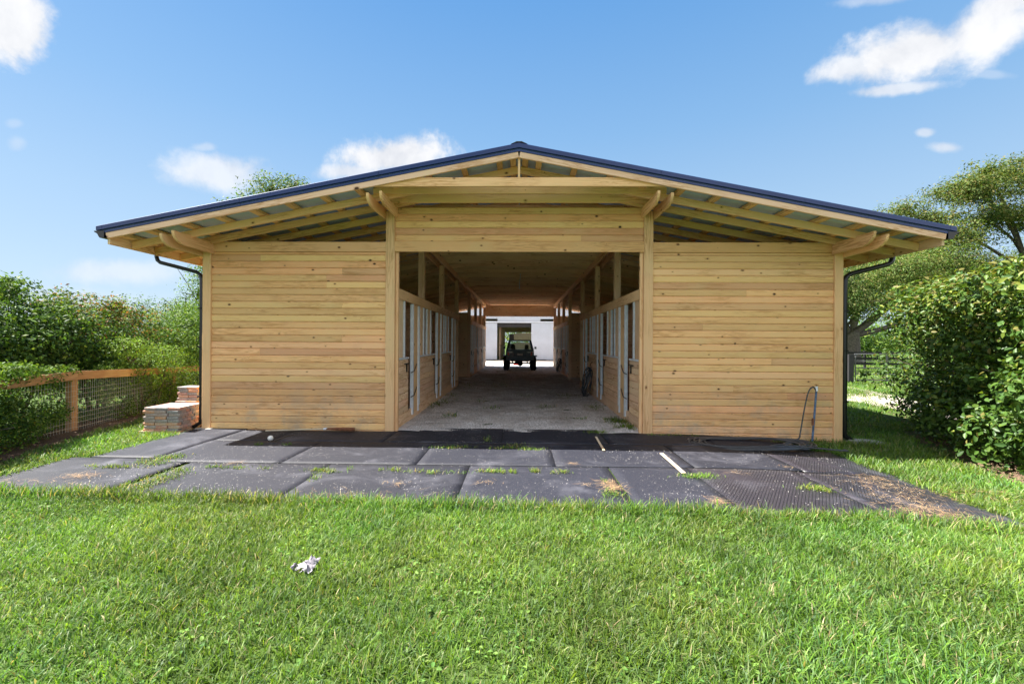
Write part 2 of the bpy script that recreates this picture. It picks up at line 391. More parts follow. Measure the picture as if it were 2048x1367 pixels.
def gp(px, py, z=0.0):                       # where the line of sight through a photo pixel meets the ground
    dx, dy = px-1024, py-683.5; a = R(.33); dx, dy = dx*math.cos(a)+dy*math.sin(a), -dx*math.sin(a)+dy*math.cos(a)
    k = (CAM_H-z)*870/dy; X, Y = dx/870*k, k; t = R(1.05)
    return Vector((X*math.cos(t)-Y*math.sin(t), X*math.sin(t)+Y*math.cos(t), z))
# ------------------------------------------------------------------ ground (sheet to the horizon)
D = 870/112.0; XC = -.03; YB = 28.4
def grid(name, xs, ys, zf, mat, kind='structure', dz=0):
    X, Y = np.meshgrid(xs, ys); Z = zf(X, Y)+dz
    V = np.stack([X.ravel(), Y.ravel(), Z.ravel()], 1); nx, ny = len(xs), len(ys)
    i = np.arange(nx-1)[None, :]+np.arange(ny-1)[:, None]*nx; i = i.ravel()
    F = np.stack([i, i+1, i+nx+1, i+nx], 1)
    o = bpy.data.objects.new(name, mesh_np(name, V, F, mat, smooth=True)); place(o, Matrix.Identity(4)); return tag(o, kind=kind)
xs = np.concatenate([[-900, -300, -100, -50, -30, -20], np.arange(-14, 16, .35), [20, 26, 34, 50, 100, 300, 900]])
ys = np.concatenate([[-300, -60, -15, -6], np.arange(-2, 15, .35), [18, 22, 28, 36, 50, 80, 150, 400, 1200]])
o = grid('ground', xs, ys, lambda x, y: GZ(x, y)-.012, 'soil_grass'); tag(o, 'green lawn ground running out to the horizon', None)
# aisle and yard gravel
def gravz(x, y): return .014+.012*np.sin(x*2.3+y)*np.cos(y*1.1-x)-.018*np.exp(-((np.abs(x)-.95)/.5)**2)+.010*np.sin(x*7.1+2*np.sin(y*3.3))*np.sin(y*5.7+x)
o = grid('gravel_floor', np.arange(-5.6, 5.61, .1), np.arange(D+.02, 33.5, .12), gravz, 'gravel'); tag(o, 'pale gravel floor of the barn aisle')
o = grid('gravel_yard', np.linspace(-14, 16, 30), np.linspace(33.5, 38, 8), lambda x, y: x*0+.012, 'drive'); tag(o, 'sunlit pale gravel yard behind the barn')
# curved drive on the right
a0, a1 = gp(1690, 766), gp(1800, 788); b0, b1 = gp(1690, 792), gp(1800, 812)
def line(p, q_, t): return (p[0]+(q_[0]-p[0])*t, p[1]+(q_[1]-p[1])*t)
n = 30; V = []; 
for i in range(n+1):
    t = -1.6+4.2*i/n
    for p, q_ in ((a0, a1), (b0, b1)):
        x, y = line(p, q_, t); V.append((x, y+.12*math.sin(i*1.7), gz(x, y)+.002))
F = [(2*i, 2*i+1, 2*i+3, 2*i+2) for i in range(n)]
o = bpy.data.objects.new('driveway', mesh_np('driveway', V, np.array(F), 'drive')); place(o, Matrix.Identity(4)); tag(o, 'pale dirt driveway crossing the lawn right of the barn', kind='structure')
DRV = [(a0, a1), (b0, b1)]

# ------------------------------------------------------------------ the barn
SL = .194
def zr(z0, x): return z0-abs(x-XC)*SL
barn = empty('horse_barn', (XC, D, 0), 'open gable horse barn of fresh pine boards with navy metal roof trim', 'barn')
X2i, X2o, X5i, X5o = 2.22, 2.385, 5.56, 5.71
def wallpanel(name, x0, x1, z0, z1, y, first, proud=.012, mat='pine_siding', pitch=.1215, facing=-1, top=True, lab=None):
    """boards laid on a backing sheet: the sheet is the part, each board a sub-part"""
    m = MB(); m.box(x0, x1, y+.021 if facing < 0 else y-.05, y+.05 if facing < 0 else y-.022, z0, z1)
    wp = m.obj(name, 'pine_inside', barn)
    if lab: wp['label'] = lab
    z = first; k = 0
    while z > z0+.02:
        zb = max(z-pitch, z0)
        jy = random.uniform(-.0015, .0015); yy = y+jy
        cuts = [x0, x1] if random.random() > .22 or x1-x0 < 1 else [x0, x0+(x1-x0)*random.choice((.28, .45, .52, .66, .75)), x1]
        if z-zb > .02:
            for ca, cb in zip(cuts[:-1], cuts[1:]): beam('board', wp, ca+.001, cb-.001, yy, yy+.02, zb+.0045, z-.0045, mat, .011)
        z = zb
    return wp
for s in (-1, 1):
    xa, xb = sorted((XC+s*X2o, XC+s*X5i)); zb = -.14 if s > 0 else -.02
    wp = wallpanel('front_wall', xa, xb, zb, 3.40, D+.012, 3.175)
    beam('board', wp, xa, xb, D+.014, D+.034, 3.177, 3.218, 'pine_siding', .004)
    beam('board', wp, xa, xb, D-.012, D+.030, 3.222, 3.40, 'pine_siding', .005)
wp = wallpanel('gable_wall', XC-X2i, XC+X2i, 3.24, 4.03, D+.012, 4.03, pitch=.1245)
for c in list(wp.children): pass
beam('header', barn, XC-X2i, XC+X2i, D-.014, D+.011, 3.225, 3.412, 'pine_siding', .005)
# posts
for s in (-1, 1):
    for (a, b, zt, ya, yb) in ((X2i, X2o, 3.95, D-.02, D+.145), (X5i, X5o, 3.30, D-.02, D+.13)):
        x0, x1 = sorted((XC+s*a, XC+s*b))
        beam('post', barn, x0, x1, ya, yb, -.16 if s > 0 else -.03, zt, 'pine_timber', .008)
    x0, x1 = sorted((XC+s*(X2i-.055), XC+s*(X2i-.002)))
    beam('door_jamb', barn, x0, x1, D+.03, D+.10, 0, 3.23, 'pine_timber', .004)
# plates in pairs either side of the posts, with rounded noses under the overhang
YF = 6.80
def plate(x0, x1, z0, z1):
    h = z1-z0; r = h*.9; prof = [(YB+.8, z0), (YF+.06+r*1.5, z0)]
    for k in range(1, 9):
        a = k/8*math.pi/2; prof.append((YF+.06+r*1.5*(1-math.sin(a)), z0+r*(1-math.cos(a))))
    prof += [(YF+.06, z1), (YB+.8, z1)]
    m = MB(); c = Vector(((x0+x1)/2, 0, (z0+z1)/2))
    # local X runs along the timber for the grain
    poly = [(-(p[0]-18), p[1]-c.z) for p in prof]
    vs = []; nP = len(poly)
    for sx in (x0-c.x, x1-c.x): vs += [(p[0], sx, p[1]) for p in poly]
    m.add(vs, [(i, (i+1) % nP, nP+(i+1) % nP, nP+i) for i in range(nP)]+[tuple(range(nP))[::-1], tuple(range(nP, 2*nP))])
    M = Matrix.Translation((c.x, 18, c.z)) @ Matrix.Rotation(R(-90), 4, 'Z')
    m.obj('plate_beam', 'pine_timber', barn, M)
for s in (-1, 1):
    for a, z1, h in ((X2i-.045, 4.005, .165), (X2o+.002, 3.975, .165), (X5i-.045, 3.375, .19), (X5o+.002, 3.33, .19)):
        x0, x1 = sorted((XC+s*a, XC+s*(a+.043))); plate(x0, x1, z1-h, z1)
# roof frames: rafters and collar ties
RY = [6.88+.0, 7.24, 7.70]; y = 7.70
while y < YB+.7: y += .585; RY.append(y)
RY = RY[1:]
for i, y in enumerate(RY):
    for s in (-1, 1):
        plank('rafter', barn, (XC+s*.02, y, 4.475), (XC+s*6.53, y, 4.475-6.51*SL), .12, .042, 'pine_timber' if i < 5 else 'pine_inside')
    if i != 1 or True:
        beam('collar_tie', barn, XC-2.42, XC+2.42, y-.064, y-.023, 4.066, 4.21, 'pine_timber' if i < 3 else 'pine_inside')
for s in (-1, 1):
    k = 0
    for xx in [.10, .32]+[.32+.572*j for j in range(1, 11)]+[6.47]:
        plank('purlin', barn, (XC+s*xx, YF+.03, 4.583-xx*SL), (XC+s*xx, YB+.95, 4.583-xx*SL), .092, .065, 'pine_timber', up=(1, 0, -s*SL))
# rake boards, front collar, king post
for s in (-1, 1):
    for yy in (YF, YB+.97):
        plank('rake_board', barn, (XC+s*.012, yy+.015, 4.545), (XC+s*6.56, yy+.015, 4.545-6.55*SL), .092, .036, 'pine_fascia')
beam('collar_tie', barn, XC-2.30, XC+2.30, YF+.036, YF+.075, 4.065, 4.205, 'pine_timber')
beam('king_post', barn, XC-.018, XC+.018, YF+.034, YF+.12, 4.205, 4.53, 'pine_timber')
m = MB()                                     # corners of the front collar cut to the roof slope
# roof sheets
for s in (-1, 1):
    m = MB(); L = 6.72; ny = 1
    y0, y1 = YF-.01, YB+1.0
    pts = []
    x = 0
    prof = [(0.0, 0)]
    def P(xx, dz): return (XC+s*xx, 4.634-xx*SL+dz)
    lo = [P(0, 0), P(L, 0)]
    top = [P(L, .012), P(0, .012)]
    vs = [(p[0], y0, p[1]) for p in lo+top]+[(p[0], y1, p[1]) for p in lo+top]
    m.cur = 1; m.add(vs, [(0, 1, 5, 4)]); m.cur = 0; m.add(vs, [(1, 2, 6, 5), (2, 3, 7, 6), (3, 0, 4, 7), (0, 3, 2, 1), (4, 5, 6, 7)])
    yy = y0+.2
    while yy < y1:                            # standing seams down the slope
        a, b = P(.05, .013), P(L-.02, .013)
        m.add([(a[0], yy, a[1]), (b[0], yy, b[1]), (b[0], yy+.02, b[1]), (a[0], yy+.02, a[1]), (a[0], yy, a[1]+.03), (b[0], yy, b[1]+.03), (b[0], yy+.02, b[1]+.03), (a[0], yy+.02, a[1]+.03)],
              [(0, 1, 5, 4), (3, 2, 6, 7), (4, 5, 6, 7), (0, 4, 7, 3), (1, 2, 6, 5)]); yy += .41
    m.obj('roof_sheet', ['navy_metal', 'roof_under'], barn)
    # rake trim in 3.05 m lengths
    prof = [(.03, -.045+.0), (-.012, -.045), (-.012, -.012), (.0, -.008), (.0, .004), (-.034, .008), (-.034, .072), (-.028, .078), (.06, .078), (.06, .02), (.03, .02)]
    for yb_, sgn in ((YF, 1), (YB+1.0, -1)):
        x = 0.0
        while x < 6.69:
            x1_ = min(x+2.2, 6.70); mm = MB(); vs = []
            for xx in (x, x1_-.004):
                vs += [(XC+s*xx, yb_+sgn*p[0]*1.0, 4.64-xx*SL+p[1]) for p in prof]
            nP = len(prof); mm.add(vs, [(i, (i+1) % nP, nP+(i+1) % nP, nP+i) for i in range(nP)]+[tuple(range(nP))[::-1], tuple(range(nP, 2*nP))])
            mm.obj('rake_trim', 'navy_metal', barn); x = x1_
    # eave fascia and gutter
    beam('eave_fascia', barn, *sorted((XC+s*6.535, XC+s*6.575)), YF+.04, YB+.95, 3.145, 3.30, 'pine_inside')
    gx = [(6.58, 3.235), (6.65, 3.235), (6.67, 3.26), (6.69, 3.30), (6.735, 3.325), (6.745, 3.345), (6.735, 3.345), (6.722, 3.332), (6.68, 3.308), (6.66, 3.27), (6.645, 3.247), (6.58, 3.247)]
    mm = MB(); mm.prism([(XC+s*a, b) for a, b in gx], 'y', YF-.01, YB+.98)
    mm.prism([(XC+s*a, b) for a, b in [(6.58, 3.235), (6.65, 3.235), (6.67, 3.26), (6.69, 3.30), (6.735, 3.325), (6.745, 3.345), (6.58, 3.345)]], 'y', YF-.018, YF-.011)
    mm.obj('gutter', 'black_metal', barn)
    # downspout
    xg, xw, yd = XC+s*6.60, XC+s*(5.762 if s < 0 else 5.775), D+.04; zb = gz(s*5.8, 7.8)
    pts = [(xg, yd, 3.24), (xg, yd, 3.13), (xg-s*.02, yd, 3.07), (xg-s*.07, yd, 3.03), (xw+s*.10, yd, 2.86), (xw+s*.03, yd, 2.81), (xw, yd, 2.74), (xw, yd, 1.5), (xw, yd, zb+.16), (xw+s*.015, yd, zb+.10), (xw+s*.13, yd-.01, zb+.03)]
    mm = MB(); mm.tube(pts, .033 if s < 0 else .042, 10); sp_ = mm.obj('downspout', 'black_metal', barn, smooth=True)
    for zz in (2.2, 1.5, .6):
        mm = MB(); mm.box(xw-.045, xw+.045, yd-.045, yd+.045, zz-.012, zz+.012); mm.obj('strap', 'black_iron', sp_)
mm = MB(); mm.prism([(XC-.13, 4.70), (XC-.04, 4.742), (XC+.04, 4.742), (XC+.13, 4.70), (XC+.04, 4.722), (XC-.04, 4.722)], 'y', YF-.03, YB+1.02)
mm.obj('ridge_cap', 'black_metal', barn)
# interior: aisle posts, stall rails, stall fronts
def grooved(name, x0, x1, y0, y1, z0, z1, axis, mat='pine_inside', pitch=.125, t=.024):
    """board partition, boards too far to pick apart singly: one mesh with real joints"""
    m = MB(); z = z0
    while z < z1-.01:
        zt = min(z+pitch, z1); c = .011
        if axis == 'x': m.prism([(y0+c, z), (y1-c, z), (y1, z+c), (y1, zt-c), (y1-c, zt), (y0+c, zt), (y0, zt-c), (y0, z+c)], 'x', x0, x1)
        else: m.prism([(x0+c, z), (x1-c, z), (x1, z+c), (x1, zt-c), (x1-c, zt), (x0+c, zt), (x0, zt-c), (x0, z+c)], 'y', y0, y1)
        z = zt
    o = m.obj(name, mat, barn); return o
P_ = 2.68
secs = [(D+.15, 15.85, [8.99-P_, 8.99, 8.99+P_, 8.99+2*P_]), (19.75, YB-.1, [20.35-P_, 20.35, 20.35+P_, 20.35+2*P_])]
for s in (-1, 1):
    def bx(a, b): return sorted((XC+s*a, XC+s*b))
    for yp, zlo in ((10.12, 2.59), (12.75, 2.59), (15.78, 0), (19.68, 0), (22.5, 2.59), (25.3, 2.59), (YB-.12, 0)):
        x0, x1 = bx(X2i-.0, X2i+.14); beam('post', barn, x0, x1, yp, yp+.14, zlo, 3.85, 'pine_inside', .006)
    for (ya, yb, st) in secs:
        x0, x1 = bx(X2i-.04, X2i+.0); beam('stall_rail', barn, x0, x1, ya, yb, 2.40, 2.59, 'pine_timber')
        x0, x1 = bx(X2i-.0, X2i+.05); beam('kick_board', barn, x0, x1, ya, yb, 0.0, .23, 'pine_inside')
        for ys_ in st:
            xf0, xf1 = bx(X2i-.015, X2i+.035)
            # lower panel of boards, framed in steel
            pa, pb = ys_+.62, ys_+P_-.28; pa = max(pa, ya)
            if pb > pa+.1 and pb <= yb+.01:
                q0, q1 = bx(X2i+.012, X2i+.03)
                m = MB(); m.box(q0, q1, pa, pb, .23, 1.27); pn = m.obj('stall_panel', 'pine_inside', barn)
                z = .235
                while z < 1.26:
                    q0, q1 = bx(X2i-.012, X2i+.010); beam('board', pn, q0, q1, pa+.045, pb-.02, z+.004, z+.125, 'pine_inside', .009); z += .129
                q0, q1 = bx(X2i-.025, X2i+.035)
                beam('top_channel', pn, q0, q1, pa, pb, 1.272, 1.305, 'galvanised', .003)
                beam('edge_channel', pn, q0, q1, pa, pa+.045, .23, 1.27, 'galvanised', .003)
                q0, q1 = bx(X2i-.04, X2i-.013)
                m = MB(); m.box(q0, q1, pb-.34, pb-.06, 1.17, 1.19); m.box(q0, q1, pb-.20, pb-.18, 1.02, 1.17); m.obj('latch', 'black_iron', pn)
                # uprights above the panel
                yy = pa
                while yy < pb-.2:
                    q0, q1 = bx(X2i-.022, X2i+.022)
                    beam('upright_channel', pn, q0, q1, yy, yy+.05, 1.31, 2.40, 'galvanised', .003)
                    q0, q1 = bx(X2i-.004, X2i+.022)
                    beam('upright_board', pn, q0, q1, yy+.15, yy+.40, 1.31, 2.40, 'pine_inside')
                    q0, q1 = bx(X2i-.022, X2i+.022)
                    beam('upright_channel', pn, q0, q1, yy+.43, yy+.50, 1.31, 2.40, 'galvanised', .003); yy += .80
            # full height stile: board between two steel channels, two black hinge straps
            if ys_ > ya-.1 and ys_+.58 < yb:
                q0, q1 = bx(X2i-.006, X2i+.03)
                st_ = beam('door_stile', barn, q0, q1, ys_+.10, ys_+.50, .12, 2.395, 'pine_timber')
                q0, q1 = bx(X2i-.03, X2i+.03)
                beam('channel', st_, q0, q1, ys_, ys_+.085, .10, 2.395, 'galvanised', .003); beam('channel', st_, q0, q1, ys_+.51, ys_+.58, .10, 2.395, 'galvanised', .003)
                for zz in (.52, 1.02):
                    m = MB(); xx = XC+s*(X2i-.05); m.tube([(XC+s*(X2i-.03), ys_+.34, zz+.12), (xx, ys_+.16, zz+.06), (xx, ys_+.03, zz-.02), (xx+s*.03, ys_-.10, zz-.04)], .009, 6); m.obj('hinge_rod', 'black_iron', st_)
    # partitions, outer walls and wash bay walls
    x0, x1 = bx(X2i+.06, X5i-.02)
    for yp in (10.45, 13.15): grooved('stall_partition', x0, x1, yp, yp+.03, .02, 2.40, 'x')
    for yp, zt in ((15.84, 2.95), (19.74, 2.95)): grooved('bay_wall', x0 if s > 0 else x0, x1, yp, yp+.03, .02, zt, 'x')
    for yp in (22.6, 25.4): grooved('stall_partition', x0, x1, yp, yp+.03, .02, 2.40, 'x')
    x0, x1 = bx(X5o-.06, X5o-.012); grooved('side_wall', x0, x1, D+.135, YB, -.14 if s > 0 else 0, 3.19, 'y', 'pine_siding')
    for yy in np.arange(10.4, 28, 2.7):
        x0, x1 = bx(X5o-.20, X5o-.065); beam('post', barn, x0, x1, yy, yy+.14, 0, 3.19, 'pine_inside')
    x0, x1 = bx(X2o, X5i); grooved('back_wall', x0, x1, YB, YB+.03, 0, 3.33, 'x', 'pine_inside')
    for a, b, zt in ((X2i, X2o, 3.85), (X5i, X5o, 3.15)):
        x0, x1 = bx(a, b); beam('post', barn, x0, x1, YB-.02+.04, YB+.18, 0, zt, 'pine_timber')
grooved('back_gable_wall', XC-X2i, XC+X2i, YB, YB+.03, 3.28, 4.03, 'x')
# concrete pad under the left corner post
m = MB(); m.box(XC-5.79, XC-5.50, D-.10, D+.14, -.03, .035); m.obj('post_footing', 'concrete_block', barn)
# hanging cord in the aisle
m = MB(); m.tube([(.0, 15.6, 4.07), (-.01, 15.6, 3.86), (-.03, 15.6, 3.80)], .011, 6); m.tube([(-.03, 15.6, 3.79), (-.03, 15.6, 3.52)], .016, 6)
o = m.obj('hanging_lamp_cord', 'white_paint', None, smooth=True); tag(o, 'thin white lamp cord hanging under the aisle collar ties', 'cord')
# ------------------------------------------------------------------ rubber mats, each one a thing
def mat_thing(x0, x1, y0, y1, label, ribbed=False, z=.012, skew=0.0, group='black rubber mats laid in front of the barn', wav=.0035, hang=0):
    cx, cy = (x0+x1)/2, (y0+y1)/2; nx, ny = max(4, int((x1-x0)/.12)), max(4, int((y1-y0)/.12))
    ph = random.uniform(0, 6); th = .009
    def zt(x, y):
        e = min((x-x0), (x1-x), (y-y0), (y1-y)); e = max(0, min(1, e/.12))
        return (gz(x, y) if x > 2 else gz(x, y)*.6)+z+.006+th+wav*(math.sin(x*2.3+ph)*math.cos(y*2.9-ph)+.6*math.sin(x*5.1+y*3+ph))*e - (hang*(1-min(1, (y-y0)/.10)))
    V = []; F = []
    for k in (1, 0):
        for j in range(ny+1):
            for i in range(nx+1):
                x = x0+(x1-x0)*i/nx; y = y0+(y1-y0)*j/ny
                V.append((x+skew*(y-cy)-cx, y-cy, zt(x, y)-(0 if k else th)))
    N = (nx+1)*(ny+1)
    for j in range(ny):
        for i in range(nx):
            a = j*(nx+1)+i; F.append((a, a+1, a+nx+2, a+nx+1)); F.append((N+a, N+a+nx+1, N+a+nx+2, N+a+1))
    for i in range(nx): F.append((i, N+i, N+i+1, i+1)); b = ny*(nx+1)+i; F.append((b, b+1, N+b+1, N+b))
    for j in range(ny): a = j*(nx+1); F.append((a, a+nx+1, N+a+nx+1, N+a)); b = a+nx; F.append((b, N+b, N+b+nx+1, b+nx+1))
    o = bpy.data.objects.new('rubber_mat', mesh_np('rubber_mat', V, np.array(F), 'rubber_ribbed' if ribbed else 'rubber'))
    place(o, Matrix.Translation((cx, cy, 0))); tag(o, label, 'mat', group); return o
def FR(x): return np.minimum(4.40, 4.40-.048*(x+4.3))
MR = [  # x0, x1, y0, y1, label, ribbed, skew
 (-5.80, -4.93, 5.80, 7.80, 'plain rubber mat running from the left corner post towards the lawn', 0, .0, .030),
 (-6.05, -4.40, 4.2, 5.78, 'plain rubber mat at the far left with its end sunk in the lawn', 0, .0, .018),
 (-4.92, -4.00, 6.90, 7.755, 'short mat at the left wall with the white ball beside it', 0, -.1, .014),
 (-3.98, -2.20, 6.90, 7.755, 'mat against the left wall under the broom head', 0, .12, .014),
 (-2.17, -.31, 6.90, 8.06, 'mat on the left half of the barn entrance with puddle stains', 0, .10, .016),
 (-.28, 1.40, 6.90, 8.04, 'mat on the right half of the barn entrance beside the gravel', 0, -.08, .014),
 (1.44, 3.10, 6.90, 7.755, 'mat at the foot of the right entrance post', 0, -.08, .014),
 (3.13, 4.60, 6.90, 7.74, 'mat under the black hose coil by the right wall', 0, -.12, .014),
 (-4.92, -3.15, 5.66, 6.88, 'middle row mat leftmost, below the white ball', 0, .04, .022),
 (-3.14, -1.36, 5.66, 6.88, 'middle row mat second from the left, pale scuffs on it', 0, .05, .020),
 (-1.34, .46, 5.66, 6.88, 'middle row mat in front of the entrance between two open seams', 0, .05, .020),
 (.48, 2.24, 5.66, 6.88, 'middle row mat left of the pale wooden lath', 0, .02, .020),
 (2.28, 3.64, 5.66, 6.88, 'middle row mat right of the pale wooden lath', 0, -.06, .020),
 (3.65, 4.84, 5.62, 6.88, 'middle row mat at the right end beside the lawn', 1, -.02, .020),
 (-4.30, -2.47, 4.05, 5.64, 'front row mat leftmost, full of white grit', 0, .03, .014),
 (-2.45, -.66, 4.0, 5.64, 'front row mat second from the left ending at a dark gap', 0, .05, .014),
 (-.63, 1.12, 3.92, 5.64, 'front row mat in the middle with a pale dust smear', 0, .03, .014),
 (1.16, 2.14, 3.84, 5.64, 'narrow front row mat with straw at its left seam', 0, -.04, .012),
 (2.17, 3.50, 3.74, 5.64, 'front row ribbed mat with a glossy purple sheen', 1, -.05, .012),
 (3.52, 4.84, 3.72, 5.60, 'ribbed mat at the front right corner strewn with straw', 1, -.05, .012)]
MR = [(a, (b if b > 4.5 or (a < -4 and c_ < 7 and b < -4) else b+.01), (FR((a+b)/2)-.03 if c_ < 4.6 else c_), d1, e1, f1, g1, h1) for (a, b, c_, d1, e1, f1, g1, h1) in MR]
for (x0, x1, y0, y1, lab, rb, sk, z) in MR: mat_thing(x0-.007, x1+.007, y0, y1+(.004 if y1 < 7 else 0), lab, bool(rb), -.004+(z-.014)*.5, 0 if x0 > -4.95 else sk*.5, hang=.035 if y0 < 4.7 else 0)
def on_mat(x, y): return (gz(x, y) if x > 2 else gz(x, y)*.6)+.021

# ------------------------------------------------------------------ brick stacks
bm_ = MB(); c = .006; bx_, by_, bz_ = .0955, .0465, .0242
bm_.prism([(-by_+c, -bz_), (by_-c, -bz_), (by_, -bz_+c), (by_, bz_-c), (by_-c, bz_), (-by_+c, bz_), (-by_, bz_-c), (-by_, -bz_+c)], 'x', -bx_, bx_)
BRICK = bm_.mesh('brick', 'paver')
def stack(loc, nx, ny, nz, label, rz=0, z0=0):
    t = empty('brick_stack', (loc[0], loc[1], z0), label, 'bricks', 'stacked paving bricks beside the barn', rz)
    for k in range(nz):
        for i in range(nx):
            for j in range(ny):
                if 0 < i < nx-1 and 0 < j < ny-1 and k < nz-1: continue
                o = bpy.data.objects.new('brick', BRICK); ln = k % 3 == 1 and False
                M = WM[t.name] @ Matrix.Translation(((i-(nx-1)/2)*.203+random.uniform(-.007, .007)+(.016 if k % 2 else -.010), (j-(ny-1)/2)*.102+random.uniform(-.004, .004), .028+k*.0525)) @ Matrix.Rotation(random.gauss(0, .03), 4, 'Z')
                place(o, M, t)
    return t
stack((-6.22, 7.72), 3, 6, 8, 'knee high stack of grey and pink paving bricks nearest the lawn', .04, .03)
stack((-6.42, 8.42), 2, 4, 8, 'stack of pink bricks half hidden behind the barn corner post', .03, .03)
stack((-6.40, 8.42), 2, 3, 5, 'small topmost pile of reddish bricks sitting on the rear stack', -.02, .03+8*.0525+.004)
for (x, y, rz) in ((-6.22, 7.72, .04), (-6.42, 8.42, .03)):
    m = MB()
    for k in range(4): m.box(-.36, .36, -.33+k*.2, -.25+k*.2, .0, .046)
    t = m.obj('pallet', 'grey_wood', None, Matrix.Translation((x, y, gz(x, y)-.02)) @ Matrix.Rotation(rz, 4, 'Z'))
    tag(t, 'grey wood slats under the %s brick stack' % ('front' if y < 8 else 'rear'), 'pallet')
# ------------------------------------------------------------------ small things on the mats
x, y = gp(541, 879, .04)[:2]
m = MB(); m.lathe([(.0001, -.043)]+[(.043*math.sin(a), -.043*math.cos(a)) for a in np.linspace(.25, 2.9, 9)]+[(.0001, .043)], seg=16)
o = m.obj('ball', 'ball_white', None, Matrix.Translation((x, y, on_mat(x, y)+.045)), smooth=True); tag(o, 'dirty white ball lying on the back mat near the left wall', 'ball')
# broom: handle, socket, bristle head
br = empty('broom', (-3.2, 7.6, on_mat(-3.2, 7.6)), 'old broom with grey handle and rusty brown head lying along the left wall', 'broom')
A, B_ = gp(522, 866, .05), gp(625, 862, .05); C_ = gp(685, 862, .05); A.y = 7.50; B_.y = 7.60; C_.y = 7.66
A.x, B_.x, C_.x = -4.42, -3.45, -2.9; zb = on_mat(-3, 7.6)+.03
m = MB(); m.tube([(A.x, A.y, zb), (B_.x, B_.y, zb+.02)], .013, 8); m.obj('handle', 'lath_wood', br)
m = MB(); m.tube([(B_.x, B_.y, zb+.02), (B_.x+.06, B_.y+.005, zb+.022)], .02, 8); m.obj('socket', 'galvanised', br)
m = MB()
for k in range(60):
    u, v = random.uniform(-1, 1), random.uniform(-1, 1); L_ = random.uniform(.38, .5)
    m.tube([(B_.x+.05, B_.y+u*.012, zb+.02+v*.01), (B_.x+.22, B_.y+.02+u*.045, zb+.02+v*.02), (B_.x+.05+L_, B_.y+.04+u*.07, zb+.012+v*.022)], .004, 4)
m.obj('bristles', 'rust', br)
p0, p1 = gp(548, 882, .04), gp(590, 868, .04)
m = MB(); m.tube([(p0.x, p0.y, on_mat(0, 0)+.01), ((p0.x+p1.x)/2, (p0.y+p1.y)/2+.02, on_mat(0, 0)+.02), (p1.x, p1.y, on_mat(0, 0)+.012)], [.010, .008, .004], 6)
o = m.obj('stick', 'bark', None); tag(o, 'short dry brown stick on the mat behind the white ball', 'stick')
# laths between mats
for (pa, pb, w_, lab) in (((1323, 905), (1368, 944), .05, 'long pale wooden lath lying across the middle row of mats'), ((1192, 872), (1208, 899), .035, 'short thin wooden lath lying in the seam before the entrance')):
    a, b = gp(*pa, .04), gp(*pb, .04); zz = on_mat(1, 6)+.012
    o = plank('wooden_lath', None, (a.x, a.y, zz), (b.x, b.y, zz-.004), .012, w_, 'lath_wood', ch=.002); tag(o, lab, 'lath')
# hose coil on the mats
def smooth_path(P, n=8):
    P = [Vector(p) for p in P]; out = []
    for i in range(len(P)-1):
        p0, p1, p2, p3 = P[max(i-1, 0)], P[i], P[i+1], P[min(i+2, len(P)-1)]
        for k in range(n):
            t = k/n; out.append(.5*((2*p1)+(p2-p0)*t+(2*p0-5*p1+4*p2-p3)*t*t+(3*p1-p0-3*p2+p3)*t**3))
    out.append(P[-1]); return out
sx, sy = XC+5.20, D-.09
zg = on_mat(4.3, 7.3)+.02
cx, cy = 3.72, 7.08; P = [(sx-.03, sy-.04, .80), (sx-.09, sy-.05, .87), (sx-.17, sy-.05, .78), (sx-.25, sy-.06, .45), (sx-.32, sy-.08, .10), (sx-.40, sy-.16, zg+.02), (sx-.62, sy-.34, zg+.02)]
ng = 7
for k in range(ng*9+1):
    a = 2*math.pi*k/9-.2; rr = 1-.035*(k/9)+.08*math.sin(k*1.3); ex = 1.02*rr-.03*(k//9 % 3); ey = .42*rr
    P.append((cx+.1*math.sin(k*.37)+ex*math.cos(a), cy+.03*math.sin(k*.71)+ey*math.sin(a)+.03*(k//9 % 2), zg+.012+.009*(k % 9 == 4)+.010*((k*5) % 3)+.003*(k//9)))
P += [(cx+.2, cy-.2, zg+.03), (cx+.7, cy-.28, zg+.01), (cx+.95, cy-.05, zg+.01), (cx+.70, cy+.10, zg+.03), (cx+.5, cy-.08, zg+.03), (cx+.75, cy-.22, zg+.03), (cx+1.25, cy-.36, zg+.01), (cx+1.28, cy-.28, zg+.01)]
m = MB(); m.tube(smooth_path(P, 5), .0125, 6); o = m.obj('garden_hose', 'black_rubber_hose', None, smooth=True)
tag(o, 'black garden hose looped in a flat coil on the mats below the right wall', 'hose')
st = empty('standpipe', (sx, sy, -.1), 'blue and rusty water standpipe with tap at the right wall', 'tap')
m = MB(); m.tube([(sx-.07, sy, -.12), (sx-.03, sy, .4), (sx, sy, .82)], .017, 8); pp = m.obj('pipe', 'blue_pipe', st, smooth=True)
m = MB(); m.tube([(sx, sy, .80), (sx, sy, .88)], .024, 8); m.tube([(sx, sy, .85), (sx-.03, sy-.05, .84), (sx-.03, sy-.06, .80)], .014, 8); m.obj('tap_body', 'galvanised', st)
m = MB(); m.lathe([(.0, .0), (.032, .0), (.032, .008), (0, .008)], (sx, sy, .90), seg=8); m.tube([(sx, sy, .88), (sx, sy, .90)], .006, 6); m.obj('tap_handle', 'rust', st)
m = MB(); m.tube([(sx-.06, sy, .2), (sx-.055, sy, .32)], .021, 8); m.obj('pipe_coupling', 'rust', st)
